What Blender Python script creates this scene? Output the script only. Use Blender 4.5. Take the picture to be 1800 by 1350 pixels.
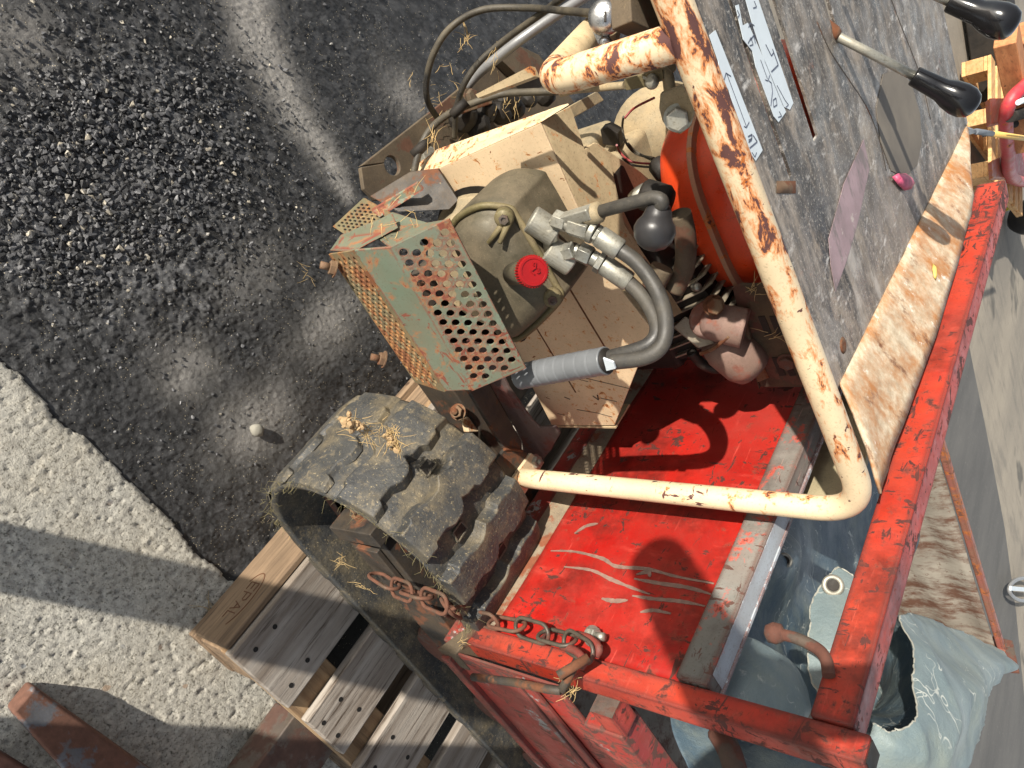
import bpy, bmesh, math, random
import numpy as np
from mathutils import Vector, Matrix, noise as mnoise
random.seed(7); rng = np.random.default_rng(7)
SC = bpy.context.scene
for o in list(bpy.data.objects): bpy.data.objects.remove(o)
COL = SC.collection

# ------------------------------------------------------------------ camera, sky, sun, exposure
# camera axes in world space: X runs forward along the machine, Y across it, Z up
RC = np.array([[0.47397973, 0.50159116, 0.72370541], [0.74573517, -0.66569422, -0.02702345], [0.46821179, 0.55250114, -0.68957974]])
CAM = np.array([0.0, 0.0, 1.25]); FPX = 1340.0
cd = bpy.data.cameras.new('camera'); cam = bpy.data.objects.new('camera', cd); COL.objects.link(cam)
cd.sensor_fit = 'HORIZONTAL'; cd.sensor_width = 36.0; cd.lens = 36.0 * FPX / 1800.0
cd.clip_start = 0.02; cd.clip_end = 500
mw = Matrix.Identity(4)
for i in range(3):
    mw[i][0] = RC[0, i]; mw[i][1] = -RC[1, i]; mw[i][2] = -RC[2, i]; mw[i][3] = CAM[i]
cam.matrix_world = mw
SC.camera = cam
SUN_AZ, SUN_EL = 26.0, 19.0          # direction the light travels / height
w = bpy.data.worlds.new('World'); SC.world = w; w.use_nodes = True
nt = w.node_tree; nt.nodes.clear()
sky = nt.nodes.new('ShaderNodeTexSky'); sky.sky_type = 'NISHITA'; sky.sun_disc = False
sky.sun_elevation = math.radians(SUN_EL); sky.sun_rotation = math.atan2(-math.cos(math.radians(SUN_AZ)), -math.sin(math.radians(SUN_AZ)))
sky.dust_density = 0.6
bg = nt.nodes.new('ShaderNodeBackground'); bg.inputs[1].default_value = 0.115
wo = nt.nodes.new('ShaderNodeOutputWorld')
hs = nt.nodes.new('ShaderNodeHueSaturation'); hs.inputs['Saturation'].default_value = 0.35
nt.links.new(sky.outputs[0], hs.inputs['Color']); nt.links.new(hs.outputs[0], bg.inputs[0]); nt.links.new(bg.outputs[0], wo.inputs[0])
sd = bpy.data.lights.new('sun', 'SUN'); sd.energy = 4.9; sd.angle = math.radians(0.55); sd.color = (1.0, 0.93, 0.82)
sun = bpy.data.objects.new('sun', sd); COL.objects.link(sun)
ld = Vector((math.cos(math.radians(SUN_AZ)) * math.cos(math.radians(SUN_EL)), math.sin(math.radians(SUN_AZ)) * math.cos(math.radians(SUN_EL)), -math.sin(math.radians(SUN_EL))))
sun.rotation_euler = ld.to_track_quat('-Z', 'Y').to_euler()
SC.view_settings.view_transform = 'Standard'; SC.view_settings.look = 'None'
SC.view_settings.exposure = 0.68; SC.view_settings.gamma = 1.0; SC.view_settings.use_curve_mapping = False
SC.render.engine = 'CYCLES'

# ------------------------------------------------------------------ helpers
def P(px, py, x=None, y=None, z=None):
    """where the sight line through a photo pixel meets the plane x=, y= or z= (metres)"""
    d = RC.T @ np.array([(px - 900) / FPX, (py - 675) / FPX, 1.0])
    i, v = (0, x) if x is not None else ((1, y) if y is not None else (2, z))
    return Vector(CAM + d * (v - CAM[i]) / d[i])
def V(*a): return Vector(a)
def S(r, g, b): return tuple(((c / 255) / 12.92 if c <= 10 else ((c / 255 + 0.055) / 1.055) ** 2.4) for c in (r, g, b))

def smooth_path(pts, n=8):
    pts = [Vector(p) for p in pts]
    out = []
    for i in range(len(pts) - 1):
        p0 = pts[max(i - 1, 0)]; p1 = pts[i]; p2 = pts[i + 1]; p3 = pts[min(i + 2, len(pts) - 1)]
        for k in range(n):
            t = k / n
            out.append(0.5 * ((2 * p1) + (p2 - p0) * t + (2 * p0 - 5 * p1 + 4 * p2 - p3) * t * t + (3 * p1 - p0 - 3 * p2 + p3) * t ** 3))
    out.append(pts[-1]); return out
def fillet(pts, r, n=8):
    pts = [Vector(p) for p in pts]; out = [pts[0]]
    for i in range(1, len(pts) - 1):
        a = (pts[i - 1] - pts[i]); b = (pts[i + 1] - pts[i]); d = min(r, a.length * .49, b.length * .49)
        s = pts[i] + a.normalized() * d; e = pts[i] + b.normalized() * d
        for k in range(n + 1):
            t = k / n; out.append(s * (1 - t) ** 2 + pts[i] * 2 * t * (1 - t) + e * t * t)
    out.append(pts[-1]); return out

ORG = {}
class MB:
    def __init__(s): s.v = []; s.f = []; s.sm = []
    def quadv(s, vs, fs, smooth=False):
        o = len(s.v); s.v += [tuple(p) for p in vs]; s.f += [tuple(o + i for i in f) for f in fs]; s.sm += [smooth] * len(fs); return s
    def hexa(s, c):      # 8 corners: bottom 4, top 4
        return s.quadv(c, [(3, 2, 1, 0), (4, 5, 6, 7), (0, 1, 5, 4), (1, 2, 6, 5), (2, 3, 7, 6), (3, 0, 4, 7)])
    def box(s, x0, x1, y0, y1, z0, z1):
        return s.hexa([(x0, y0, z0), (x1, y0, z0), (x1, y1, z0), (x0, y1, z0), (x0, y0, z1), (x1, y0, z1), (x1, y1, z1), (x0, y1, z1)])
    def bar(s, p, q, wd, ht, up=(0, 0, 1)):
        p, q = Vector(p), Vector(q); d = (q - p).normalized(); a = d.cross(Vector(up)).normalized(); b = a.cross(d)
        a *= wd / 2; b *= ht / 2
        return s.hexa([p - a - b, p + a - b, p + a + b, p - a + b, q - a - b, q + a - b, q + a + b, q - a + b])
    def plate(s, poly, th):
        th = Vector(th); n = len(poly); poly = [Vector(p) for p in poly]
        vs = poly + [p + th for p in poly]
        return s.quadv(vs, [tuple(range(n))[::-1], tuple(range(n, 2 * n))] + [(i, (i + 1) % n, n + (i + 1) % n, n + i) for i in range(n)])
    def tube(s, pts, r, n=14, caps=True, closed=False):
        pts = [Vector(p) for p in pts]; m = len(pts); rs = r if isinstance(r, (list, tuple)) else [r] * m
        t0 = (pts[1] - pts[0]).normalized(); u = t0.orthogonal().normalized(); rings = []; prev = t0
        for i, p in enumerate(pts):
            if closed: t = (pts[(i + 1) % m] - pts[i - 1]).normalized()
            else: t = (pts[min(i + 1, m - 1)] - pts[max(i - 1, 0)]).normalized()
            ax = prev.cross(t)
            if ax.length > 1e-7: u = Matrix.Rotation(prev.angle(t), 3, ax.normalized()) @ u
            prev = t; v = t.cross(u)
            rings.append([p + (u * math.cos(2 * math.pi * k / n) + v * math.sin(2 * math.pi * k / n)) * rs[i] for k in range(n)])
        vs = [q for rg in rings for q in rg]; fs = []
        for i in range(m if closed else m - 1):
            j = (i + 1) % m
            for k in range(n): fs.append((i * n + k, i * n + (k + 1) % n, j * n + (k + 1) % n, j * n + k))
        s.quadv(vs, fs, True)
        if caps and not closed:
            o = len(s.v) - len(vs)
            s.f.append(tuple(o + k for k in range(n))[::-1]); s.f.append(tuple(o + (m - 1) * n + k for k in range(n))); s.sm += [False, False]
        return s
    def lathe(s, prof, p, ax, n=24, smooth=True):
        p = Vector(p); ax = Vector(ax).normalized(); u = ax.orthogonal().normalized(); v = ax.cross(u); vs = []
        for (r, h) in prof:
            for k in range(n):
                a = 2 * math.pi * k / n; vs.append(p + ax * h + (u * math.cos(a) + v * math.sin(a)) * max(r, 1e-5))
        fs = []
        for i in range(len(prof) - 1):
            for k in range(n): fs.append((i * n + k, i * n + (k + 1) % n, (i + 1) * n + (k + 1) % n, (i + 1) * n + k))
        fs.append(tuple(range(n))[::-1]); fs.append(tuple((len(prof) - 1) * n + k for k in range(n)))
        return s.quadv(vs, fs, smooth)
    def hexnut(s, p, ax, r, h, shank=0.0):
        s.lathe([(r * 1.25, 0), (r * 1.25, h * .2)], p, ax, 18, False)
        s.lathe([(r, h * .2), (r, h * .92), (r * .86, h)], p, ax, 6, False)
        if shank: s.lathe([(r * .5, h), (r * .5, h + shank)], p, ax, 12)
        return s
    def grid(s, fn, nu, nv, smooth=True):
        vs = [fn(i / (nu - 1), j / (nv - 1)) for i in range(nu) for j in range(nv)]
        return s.quadv(vs, [(i * nv + j, (i + 1) * nv + j, (i + 1) * nv + j + 1, i * nv + j + 1) for i in range(nu - 1) for j in range(nv - 1)], smooth)
    def perf(s, o, u, v, L, W, p, r, m0=0.008, n=14):
        """flat sheet of L x W with staggered round holes"""
        o, u, v = Vector(o), Vector(u).normalized(), Vector(v).normalized()
        nr = max(1, int((W - 2 * m0) / (p * .87))); rh = (W - 2 * m0) / nr; nc = int((L - 2 * m0) / p - .5)
        cw = (L - 2 * m0) / (nc + .5)
        def q(a, b): return o + u * a + v * b
        def rect(a0, a1, b0, b1): s.quadv([q(a0, b0), q(a1, b0), q(a1, b1), q(a0, b1)], [(0, 1, 2, 3)])
        rect(0, L, 0, m0); rect(0, L, W - m0, W); rect(0, m0, m0, W - m0); rect(L - m0, L, m0, W - m0)
        for j in range(nr):
            b0 = m0 + j * rh; a = m0 + (cw / 2 if j % 2 else 0)
            if j % 2: rect(m0, a, b0, b0 + rh)
            else: rect(L - m0 - cw / 2, L - m0, b0, b0 + rh)
            for i in range(nc):
                ca = a + (i + .5) * cw; cb = b0 + rh / 2; vs = []
                for k in range(n):
                    t = 2 * math.pi * (k + .5) / n; c, sn = math.cos(t), math.sin(t)
                    vs.append(q(ca + c * r, cb + sn * r))
                for k in range(n):
                    t = 2 * math.pi * (k + .5) / n; c, sn = math.cos(t), math.sin(t)
                    e = min(cw / 2 / max(abs(c), 1e-6), rh / 2 / max(abs(sn), 1e-6)); vs.append(q(ca + c * e, cb + sn * e))
                s.quadv(vs, [(k, (k + 1) % n, n + (k + 1) % n, n + k) for k in range(n)])
                # cell corners
                for sx, sy in ((1, 1), (-1, 1), (-1, -1), (1, -1)):
                    t = math.atan2(sy * rh / 2, sx * cw / 2) % (2 * math.pi); k = int((t / (2 * math.pi) * n) - .5) % n
                    s.quadv([q(ca + sx * cw / 2, cb + sy * rh / 2), vs[n + (k + 1) % n], vs[n + k]], [(0, 2, 1)])
        return s
    def build(s, name, mt, parent=None, bevel=0.0, solid=0.0, sub=0, recalc=True, base=None, seg=2):
        me = bpy.data.meshes.new(name)
        if parent is not None: org = ORG[parent.name]
        elif base is not None: org = Vector(base)
        else:
            a = np.array(s.v); org = Vector(((a[:, 0].min() + a[:, 0].max()) / 2, (a[:, 1].min() + a[:, 1].max()) / 2, a[:, 2].min()))
        me.from_pydata([tuple(Vector(p) - org) for p in s.v], [], s.f)
        me.polygons.foreach_set('use_smooth', [bool(x) or bevel > 0 for x in s.sm])
        if recalc:
            bm = bmesh.new(); bm.from_mesh(me); bmesh.ops.recalc_face_normals(bm, faces=bm.faces); bm.to_mesh(me); bm.free()
        me.materials.append(mt); me.update()
        o = bpy.data.objects.new(name, me); COL.objects.link(o); ORG[o.name] = org
        if parent is not None: o.parent = parent
        else: o.location = org
        if solid: md = o.modifiers.new('solid', 'SOLIDIFY'); md.thickness = solid; md.offset = 0
        if sub: md = o.modifiers.new('sub', 'SUBSURF'); md.levels = sub; md.render_levels = sub
        if bevel:
            md = o.modifiers.new('bevel', 'BEVEL'); md.width = bevel; md.segments = seg; md.limit_method = 'ANGLE'; md.angle_limit = math.radians(35); md.harden_normals = True
        return o
def tag(o, label=None, cat=None, group=None, kind=None):
    if label: o['label'] = label
    if cat: o['category'] = cat
    if group: o['group'] = group
    if kind: o['kind'] = kind
    return o
def empty(name, loc, label, cat, group=None):
    o = bpy.data.objects.new(name, None); COL.objects.link(o); o.location = loc; o.empty_display_size = .1
    ORG[o.name] = Vector(loc); return tag(o, label, cat, group)
def inst(src, mtx_local, parent, name=None):
    """another object on the same mesh, placed by a matrix in the parent's space"""
    o = bpy.data.objects.new(name or src.name.split('.')[0], src.data); COL.objects.link(o)
    for m in src.modifiers:
        n = o.modifiers.new(m.name, m.type)
        for pr in ('width', 'segments', 'limit_method', 'angle_limit', 'harden_normals', 'levels', 'render_levels', 'thickness', 'offset'):
            if hasattr(m, pr): setattr(n, pr, getattr(m, pr))
    o.parent = parent; o.matrix_local = mtx_local; ORG[o.name] = ORG.get(parent.name, Vector((0, 0, 0))); return o

# ------------------------------------------------------------------ materials
class N:
    def __init__(s, name):
        s.m = bpy.data.materials.new(name); s.m.use_nodes = True; s.t = s.m.node_tree
        s.b = s.t.nodes['Principled BSDF']; s.tc = s.t.nodes.new('ShaderNodeTexCoord'); s.oi = None
    def n(s, ty): return s.t.nodes.new(ty)
    def l(s, a, b): s.t.links.new(a, b)
    def co(s, st=(1, 1, 1), seed=0, rot=(0, 0, 0)):
        mp = s.n('ShaderNodeMapping'); mp.inputs['Scale'].default_value = st; mp.inputs['Location'].default_value = (seed * 1.37, seed * .71, seed * 2.13); mp.inputs['Rotation'].default_value = rot
        s.l(s.tc.outputs['Object'], mp.inputs['Vector']); return mp.outputs[0]
    def noise(s, scale, det=6, rough=.6, st=(1, 1, 1), seed=0, dist=0, rot=(0, 0, 0)):
        x = s.n('ShaderNodeTexNoise'); x.inputs['Scale'].default_value = scale; x.inputs['Detail'].default_value = det; x.inputs['Roughness'].default_value = rough; x.inputs['Distortion'].default_value = dist
        s.l(s.co(st, seed, rot), x.inputs['Vector']); return x.outputs['Fac']
    def voro(s, scale, feat='F1', st=(1, 1, 1), seed=0, out='Distance', rnd=1.0, warp=0):
        x = s.n('ShaderNodeTexVoronoi'); x.feature = feat; x.inputs['Scale'].default_value = scale; x.inputs['Randomness'].default_value = rnd
        c = s.co(st, seed)
        if warp:
            nz = s.n('ShaderNodeTexNoise'); nz.inputs['Scale'].default_value = scale * 1.5; s.l(c, nz.inputs['Vector'])
            ad = s.n('ShaderNodeVectorMath'); ad.operation = 'MULTIPLY_ADD'; s.l(nz.outputs['Color'], ad.inputs[0]); ad.inputs[1].default_value = (warp,) * 3; s.l(c, ad.inputs[2]); c = ad.outputs[0]
        s.l(c, x.inputs['Vector']); return x.outputs[out]
    def rng(s, v, lo, hi, a=0., b=1.):
        x = s.n('ShaderNodeMapRange'); x.inputs[1].default_value = lo; x.inputs[2].default_value = hi; x.inputs[3].default_value = a; x.inputs[4].default_value = b
        s.l(v, x.inputs[0]); return x.outputs[0]
    def math(s, op, a, b):
        x = s.n('ShaderNodeMath'); x.operation = op
        for i, v in enumerate((a, b)):
            if isinstance(v, (int, float)): x.inputs[i].default_value = v
            else: s.l(v, x.inputs[i])
        return x.outputs[0]
    def mix(s, f, a, b):
        x = s.n('ShaderNodeMix'); x.data_type = 'RGBA'
        for i, v in ((0, f), (6, a), (7, b)):
            if isinstance(v, (int, float)): x.inputs[i].default_value = v
            elif isinstance(v, tuple): x.inputs[i].default_value = (*v[:3], 1)
            else: s.l(v, x.inputs[i])
        return x.outputs[2]
    def mixf(s, f, a, b):
        x = s.n('ShaderNodeMix'); x.data_type = 'FLOAT'
        for i, v in ((0, f), (2, a), (3, b)):
            if isinstance(v, (int, float)): x.inputs[i].default_value = v
            else: s.l(v, x.inputs[i])
        return x.outputs[0]
    def edge(s, rad, lo, hi):
        bv = s.n('ShaderNodeBevel'); bv.samples = 4; bv.inputs['Radius'].default_value = rad
        g = s.n('ShaderNodeNewGeometry'); d = s.n('ShaderNodeVectorMath'); d.operation = 'DOT_PRODUCT'
        s.l(bv.outputs[0], d.inputs[0]); s.l(g.outputs['Normal'], d.inputs[1])
        return s.rng(d.outputs['Value'], hi, lo)
    def done(s, col, rough=.6, metal=0., bump=None, bs=.3, bd=.002, spec=.5):
        for v, k in ((col, 'Base Color'), (rough, 'Roughness'), (metal, 'Metallic')):
            i = s.b.inputs[k]
            if isinstance(v, tuple): i.default_value = (*v[:3], 1)
            elif isinstance(v, (int, float)): i.default_value = v
            else: s.l(v, i)
        s.b.inputs['Specular IOR Level'].default_value = spec
        if bump is not None:
            b = s.n('ShaderNodeBump'); b.inputs['Strength'].default_value = bs; b.inputs['Distance'].default_value = bd
            s.l(bump, b.inputs['Height']); s.l(b.outputs[0], s.b.inputs['Normal'])
        return s.m

def painted(name, base, rust=.5, dirt=.3, rough=.42, edge=0., scratch=0., base2=None, halo=S(196, 110, 30), core=S(78, 46, 42), scale=26., dirtcol=S(120, 104, 80), seed=0, primer=None, streak=0, hw=.055, fade=None, gate=.06, er=.011, rst=(1, 1, 1), zf=None):
    n = N(name)
    big = n.noise(5, 3, seed=seed + 3)
    col = n.mix(n.rng(n.noise(9, 5, seed=seed), .35, .7), base, base2 or tuple(c * .82 for c in base))
    col = n.mix(n.math('MULTIPLY', n.rng(n.noise(14, 7, .7, seed=seed + 5), .42, .72), dirt), col, dirtcol)
    col = n.mix(n.math('MULTIPLY', n.rng(n.noise(330, 4, .7, seed=seed + 21), .56, .68), .25 + .5 * dirt), col, tuple(c * .55 for c in dirtcol))
    col = n.mix(n.math('MULTIPLY', n.rng(n.noise(3.2, 6, .65, seed=seed + 23), .45, .68), .35 * min(1, dirt * 2)), col, tuple(c * .7 for c in dirtcol))
    rgh = n.rng(n.noise(40, 4, seed=seed + 1), .3, .7, rough - .08, rough + .14)
    bmp = n.noise(160, 4, .7, seed=seed + 2)
    hts = None
    if primer:
        pm = n.rng(n.noise(11, 8, .68, seed=seed + 9), .60, .615)
        col = n.mix(pm, col, primer); rgh = n.mixf(pm, rgh, .75)
    if streak:
        st = n.rng(n.noise(streak, 6, .65, st=(1, .18, .18), seed=seed + 7), .60, .68)
        col = n.mix(n.math('MULTIPLY', st, .75), col, core)
    if fade:
        col = n.mix(n.math('MULTIPLY', n.rng(n.noise(4.5, 6, .62, st=(1, 1, .5), seed=seed + 31), .46, .68), .42), col, fade)
        col = n.mix(n.math('MULTIPLY', n.rng(n.noise(28, 8, .75, st=(1, 1, .35), seed=seed + 33), .56, .70), .5), col, tuple(min(1, c * 1.5) for c in fade))
        col = n.mix(n.math('MULTIPLY', n.rng(n.noise(7, 7, .7, seed=seed + 35), .49, .64), .75), col, tuple(c * .18 for c in fade))
    if fade:
        fs_ = n.rng(n.noise(150, 6, .7, st=(1, .08, 1), seed=seed + 41, rot=(.5, 0, 0)), .60, .66); col = n.mix(n.math('MULTIPLY', fs_, n.rng(n.noise(5, 3, seed=seed + 42), .45, .6, 0, .55)), col, tuple(min(1, c * 1.6) for c in fade))
    if scratch:
        clus = n.rng(n.noise(6.5, 3, .5, seed=seed + 25), .3, .7, -.075, .05)
        for sc_, st_, sd_2, th_2, dd in ((75, (.35, .35, 1.2), 4, .662, .6), (38, (1.2, .5, .6), 14, .682, 1.2), (120, (.7, .7, .3), 24, .652, .4)):
            q = n.rng(n.math('ADD', n.noise(sc_, 7, .64, st=st_, seed=seed + sd_2, dist=dd), clus), th_2 - .07 * scratch, th_2 + .014 - .07 * scratch)
            col = n.mix(q, col, tuple(c * (.75 if sd_2 == 14 else 1.) for c in core)); rgh = n.mixf(q, rgh, .8)
    if rust:
        f = n.noise(scale, 10, .70, st=rst, seed=seed + 11, dist=.35)
        f = n.math('ADD', f, n.rng(big, .3, .7, -gate, gate))
        if zf:
            sx = n.n('ShaderNodeSeparateXYZ'); n.l(n.tc.outputs['Object'], sx.inputs[0]); f = n.math('SUBTRACT', f, n.rng(sx.outputs[2], zf[0], zf[1], 0., .055))
        t = .70 - .20 * rust
        h = n.rng(f, t - hw, t + .01); c = n.rng(f, t + .008, t + .034)
        col = n.mix(n.math('MULTIPLY', h, .9), col, halo); col = n.mix(c, col, core)
        rgh = n.mixf(h, rgh, .8); hts = n.math('SUBTRACT', 1.0, c)
    if edge:
        e = n.math('MULTIPLY', n.edge(er, .93, .992), n.rng(n.noise(45, 6, .7, seed=seed + 8), .62 - .3 * edge, .66 - .3 * edge))
        col = n.mix(e, col, core); rgh = n.mixf(e, rgh, .8)
    if hts is not None: bmp = n.math('ADD', n.math('MULTIPLY', bmp, .4), hts)
    return n.done(col, rgh, 0., bmp, .35, .0012)
def metalm(name, base, metal=.8, rough=.45, dust=.4, dustcol=S(150, 132, 100), rust=0., seed=0, rustcol=S(78, 48, 38), bs=.3, sc=60):
    n = N(name)
    col = n.mix(n.rng(n.noise(30, 6, seed=seed), .35, .7), base, tuple(c * .6 for c in base))
    d = n.math('MULTIPLY', n.rng(n.noise(12, 8, .7, seed=seed + 2), .35, .62), dust)
    col = n.mix(d, col, dustcol)
    col = n.mix(n.math('MULTIPLY', n.rng(n.noise(300, 4, .75, seed=seed + 8), .54, .66), .3 + .4 * dust), col, tuple(c * .45 for c in dustcol))
    col = n.mix(n.math('MULTIPLY', n.rng(n.noise(520, 3, .7, seed=seed + 9), .60, .68), .5 * dust), col, tuple(min(1, c * 1.7) for c in dustcol))
    mt = n.math('MULTIPLY', n.math('SUBTRACT', 1., d), metal)
    rg = n.mixf(d, n.rng(n.noise(50, 4, seed=seed + 4), .3, .7, rough - .1, rough + .15), .9)
    if rust:
        r = n.rng(n.noise(20, 9, .68, seed=seed + 5), .66 - .25 * rust, .72 - .25 * rust)
        col = n.mix(r, col, n.mix(n.rng(n.noise(90, 4, seed=seed + 6), .3, .7), rustcol, tuple(c * 1.55 for c in rustcol))); mt = n.mixf(r, mt, 0.); rg = n.mixf(r, rg, .9)
    return n.done(col, rg, mt, n.noise(sc * 4, 5, .7, seed=seed + 3), bs, .0012)

MT = {}
CREAM = S(244, 224, 182)
MT['cream'] = painted('cream_paint', S(224, 202, 166), rust=.36, dirt=.22, scale=80, gate=.08, core=S(92, 58, 44), seed=1, scratch=.25)
MT['cream_bar'] = painted('cream_paint_rusty', S(224, 202, 166), rust=.52, dirt=.16, scale=72, core=S(84, 52, 48), halo=S(192, 106, 28), seed=4, hw=.085, gate=.11, rst=(.45, 1, 1), scratch=.2, zf=(.70, .62))
MT['cream_cover'] = painted('cream_cover_paint', S(222, 196, 160), rust=.26, dirt=.22, scale=95, gate=.05, core=S(128, 78, 40), halo=S(190, 120, 50), seed=2, scratch=.1)
MT['cream_dusty'] = painted('cream_under_dust', S(206, 184, 146), rust=.2, dirt=.95, scale=60, dirtcol=S(158, 138, 106), seed=3, rough=.8)
MT['red'] = painted('red_tray_paint', S(176, 28, 20), rust=.28, dirt=.35, rough=.34, fade=S(164, 66, 56), scratch=.62, base2=S(142, 16, 15), dirtcol=S(140, 66, 54), core=S(74, 34, 26), halo=S(128, 44, 26), scale=36, seed=5)
MT['red_frame'] = painted('red_frame_paint', S(192, 62, 36), rust=.46, dirt=.5, rough=.42, edge=1.6, fade=S(160, 72, 58), scratch=.85, base2=S(150, 30, 22), dirtcol=S(130, 62, 50), core=S(76, 36, 30), halo=S(120, 50, 34), scale=40, seed=6)
MT['red_scraped'] = painted('red_scraped_to_primer', S(156, 42, 34), rust=.48, dirt=.6, rough=.5, edge=1.6, fade=S(148, 80, 70), scratch=.9, dirtcol=S(126, 76, 64), core=S(92, 60, 52), halo=S(130, 66, 50), scale=30, seed=8, primer=S(150, 152, 150))
MT['grey_scraped'] = painted('bare_grey_rail', S(132, 130, 124), rust=.58, dirt=.9, rough=.65, edge=1.2, scratch=.7, base2=S(92, 92, 88), fade=S(150, 120, 110), dirtcol=S(108, 104, 96), core=S(86, 58, 50), halo=S(190, 70, 50), scale=24, seed=9)
MT['pale_zinc'] = painted('pale_zinc_face', S(176, 184, 192), rust=.22, dirt=.3, rough=.55, edge=.6, core=S(110, 66, 54), halo=S(180, 90, 70), scale=24, seed=10)
MT['tank'] = painted('orange_red_tank_paint', S(214, 70, 28), rust=.2, dirt=.45, rough=.32, base2=S(190, 50, 24), dirtcol=S(168, 70, 44), core=S(90, 40, 28), halo=S(150, 70, 40), seed=11)
MT['green'] = painted('green_guard_paint', S(112, 122, 106), rust=.54, dirt=.55, rough=.6, edge=.55, er=.0035, scratch=.6, base2=S(94, 108, 90), dirtcol=S(110, 96, 74), core=S(118, 64, 48), halo=S(150, 98, 60), scale=30, seed=12)
MT['green_rusty'] = painted('green_guard_rusted', S(112, 106, 80), rust=.66, dirt=.7, rough=.75, edge=.3, er=.003, scratch=.4, dirtcol=S(150, 120, 80), core=S(120, 74, 44), halo=S(168, 116, 66), scale=26, seed=13)
MT['pump'] = metalm('dusty_cast_alloy', S(84, 79, 64), .3, .5, .75, S(112, 100, 80), seed=1)
MT['pump_ridge'] = metalm('olive_cast_alloy', S(104, 97, 64), .3, .45, .8, S(122, 108, 80), seed=2)
MT['dust_alloy'] = metalm('dust_covered_alloy', S(140, 132, 112), .3, .6, .9, S(166, 146, 112), seed=3)
MT['zinc'] = metalm('zinc_fitting', S(176, 176, 168), .85, .36, .45, S(150, 140, 116), seed=4)
MT['chrome'] = metalm('chrome', S(210, 212, 214), 1., .14, .12, seed=5)
MT['rusty'] = metalm('rusty_steel', S(84, 72, 66), .3, .6, .25, S(110, 96, 80), rust=.9, seed=6)
MT['rust_orange'] = metalm('flaky_orange_rust', S(112, 84, 64), .1, .8, .3, rust=.8, rustcol=S(88, 52, 30), seed=16)
MT['black_steel'] = metalm('black_steel_rusting', S(58, 58, 58), .3, .55, .35, S(112, 92, 66), rust=.5, seed=7, rustcol=S(88, 54, 34))
MT['brown_plate'] = metalm('brown_dusty_plate', S(84, 74, 62), .25, .7, .7, S(104, 90, 70), rust=.5, seed=8, rustcol=S(80, 54, 40))
MT['purple_steel'] = metalm('purple_brown_steel', S(94, 78, 78), .25, .6, .35, S(120, 104, 90), rust=.5, seed=9, rustcol=S(86, 52, 46))
MT['fins'] = metalm('cast_fins', S(158, 152, 140), .5, .45, .5, seed=10)
MT['dark'] = metalm('black_metal_and_shade', S(26, 25, 24), .3, .6, .3, S(70, 60, 48), seed=11)
MT['muffler'] = metalm('rusted_silencer_guard', S(70, 58, 48), .3, .7, .6, S(96, 78, 54), rust=.5, seed=12)
MT['exhaust'] = metalm('pinkish_cast_iron', S(140, 112, 104), .2, .7, .4, S(130, 110, 92), rust=.4, seed=13, rustcol=S(110, 70, 58))
MT['dark_steel'] = metalm('dark_scrap_steel', S(92, 84, 80), .35, .5, .15, rust=.75, seed=14, rustcol=S(72, 52, 44))
MT['fork'] = metalm('brown_fork_steel', S(104, 108, 116), .25, .5, .1, rust=.95, seed=15, rustcol=S(88, 60, 48))

def simple(name, col, rough, metal=0., nz=None, bs=.2, sc=80, spec=.5, var=.25):
    n = N(name); c = n.mix(n.rng(n.noise(sc, 5, seed=len(name)), .3, .7), col, tuple(x * (1 - var) for x in col))
    return n.done(c, rough, metal, n.noise(nz or 300, 4, seed=2), bs, .0008, spec)
MT['knob'] = simple('black_plastic_knob', S(22, 22, 24), .16, sc=20, bs=.04, nz=500)
MT['knob_dusty'] = simple('dusty_black_knob', S(48, 47, 48), .38, sc=60, bs=.1, nz=500)
MT['hose'] = metalm('black_rubber_hose', S(48, 48, 49), 0., .45, .42, S(104, 98, 86), seed=61)
MT['cable'] = metalm('black_cable', S(40, 39, 38), 0., .5, .5, S(112, 102, 82), seed=62)
MT['wrap'] = simple('grey_spiral_wrap', S(110, 113, 116), .38, sc=30)
MT['cap'] = simple('red_plastic_cap', S(150, 14, 18), .36, sc=40, bs=.1)
MT['silver_hose'] = simple('silver_cable_sheath', S(150, 150, 150), .4, .4, sc=30)
MT['wire_red'] = simple('red_wire', S(130, 40, 40), .5)
MT['white'] = simple('white_vinyl', S(208, 218, 224), .4, sc=30, var=.1)
MT['ink'] = simple('black_print', S(84, 90, 108), .5)
MT['seam'] = painted('dusty_tank_seam', S(176, 120, 94), rust=.3, dirt=.9, dirtcol=S(150, 124, 98), seed=41)
MT['dull_edge'] = painted('dull_red_rusted_edge', S(160, 92, 82), rust=.6, dirt=.7, edge=1., scratch=.8, scale=30, seed=44, core=S(110, 70, 54))
MT['khaki'] = metalm('khaki_board', S(150, 140, 112), 0., .7, .6, S(166, 152, 120), seed=51)
MT['ledge'] = metalm('rusty_weld_ledge', S(136, 122, 106), .1, .7, .8, S(152, 136, 108), rust=.5, seed=63, rustcol=S(112, 66, 44))
MT['leaf_pink'] = simple('pink_petal', S(206, 90, 124), .5, sc=120, var=.5)
MT['leaf_yellow'] = simple('yellow_leaf', S(206, 178, 96), .6, sc=120)
MT['mauve'] = None
MT['straw'] = simple('dry_straw', S(206, 176, 122), .8, sc=40, var=.5)
MT['fibre'] = simple('frayed_cord', S(140, 130, 92), .7, sc=40, var=.4)
MT['primer'] = simple('bare_scrape', S(140, 112, 100), .7, sc=90, nz=150, bs=.4, var=.45)
MT['pebble'] = simple('grey_pebble', S(146, 142, 130), .85, sc=60)
MT['link'] = metalm('rusty_chain_iron', S(88, 68, 58), .3, .7, .1, rust=.85, rustcol=S(84, 54, 40), seed=18)
MT['link_dark'] = metalm('dark_chain_iron', S(84, 80, 76), .6, .5, .2, rust=.3, seed=19)

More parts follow.
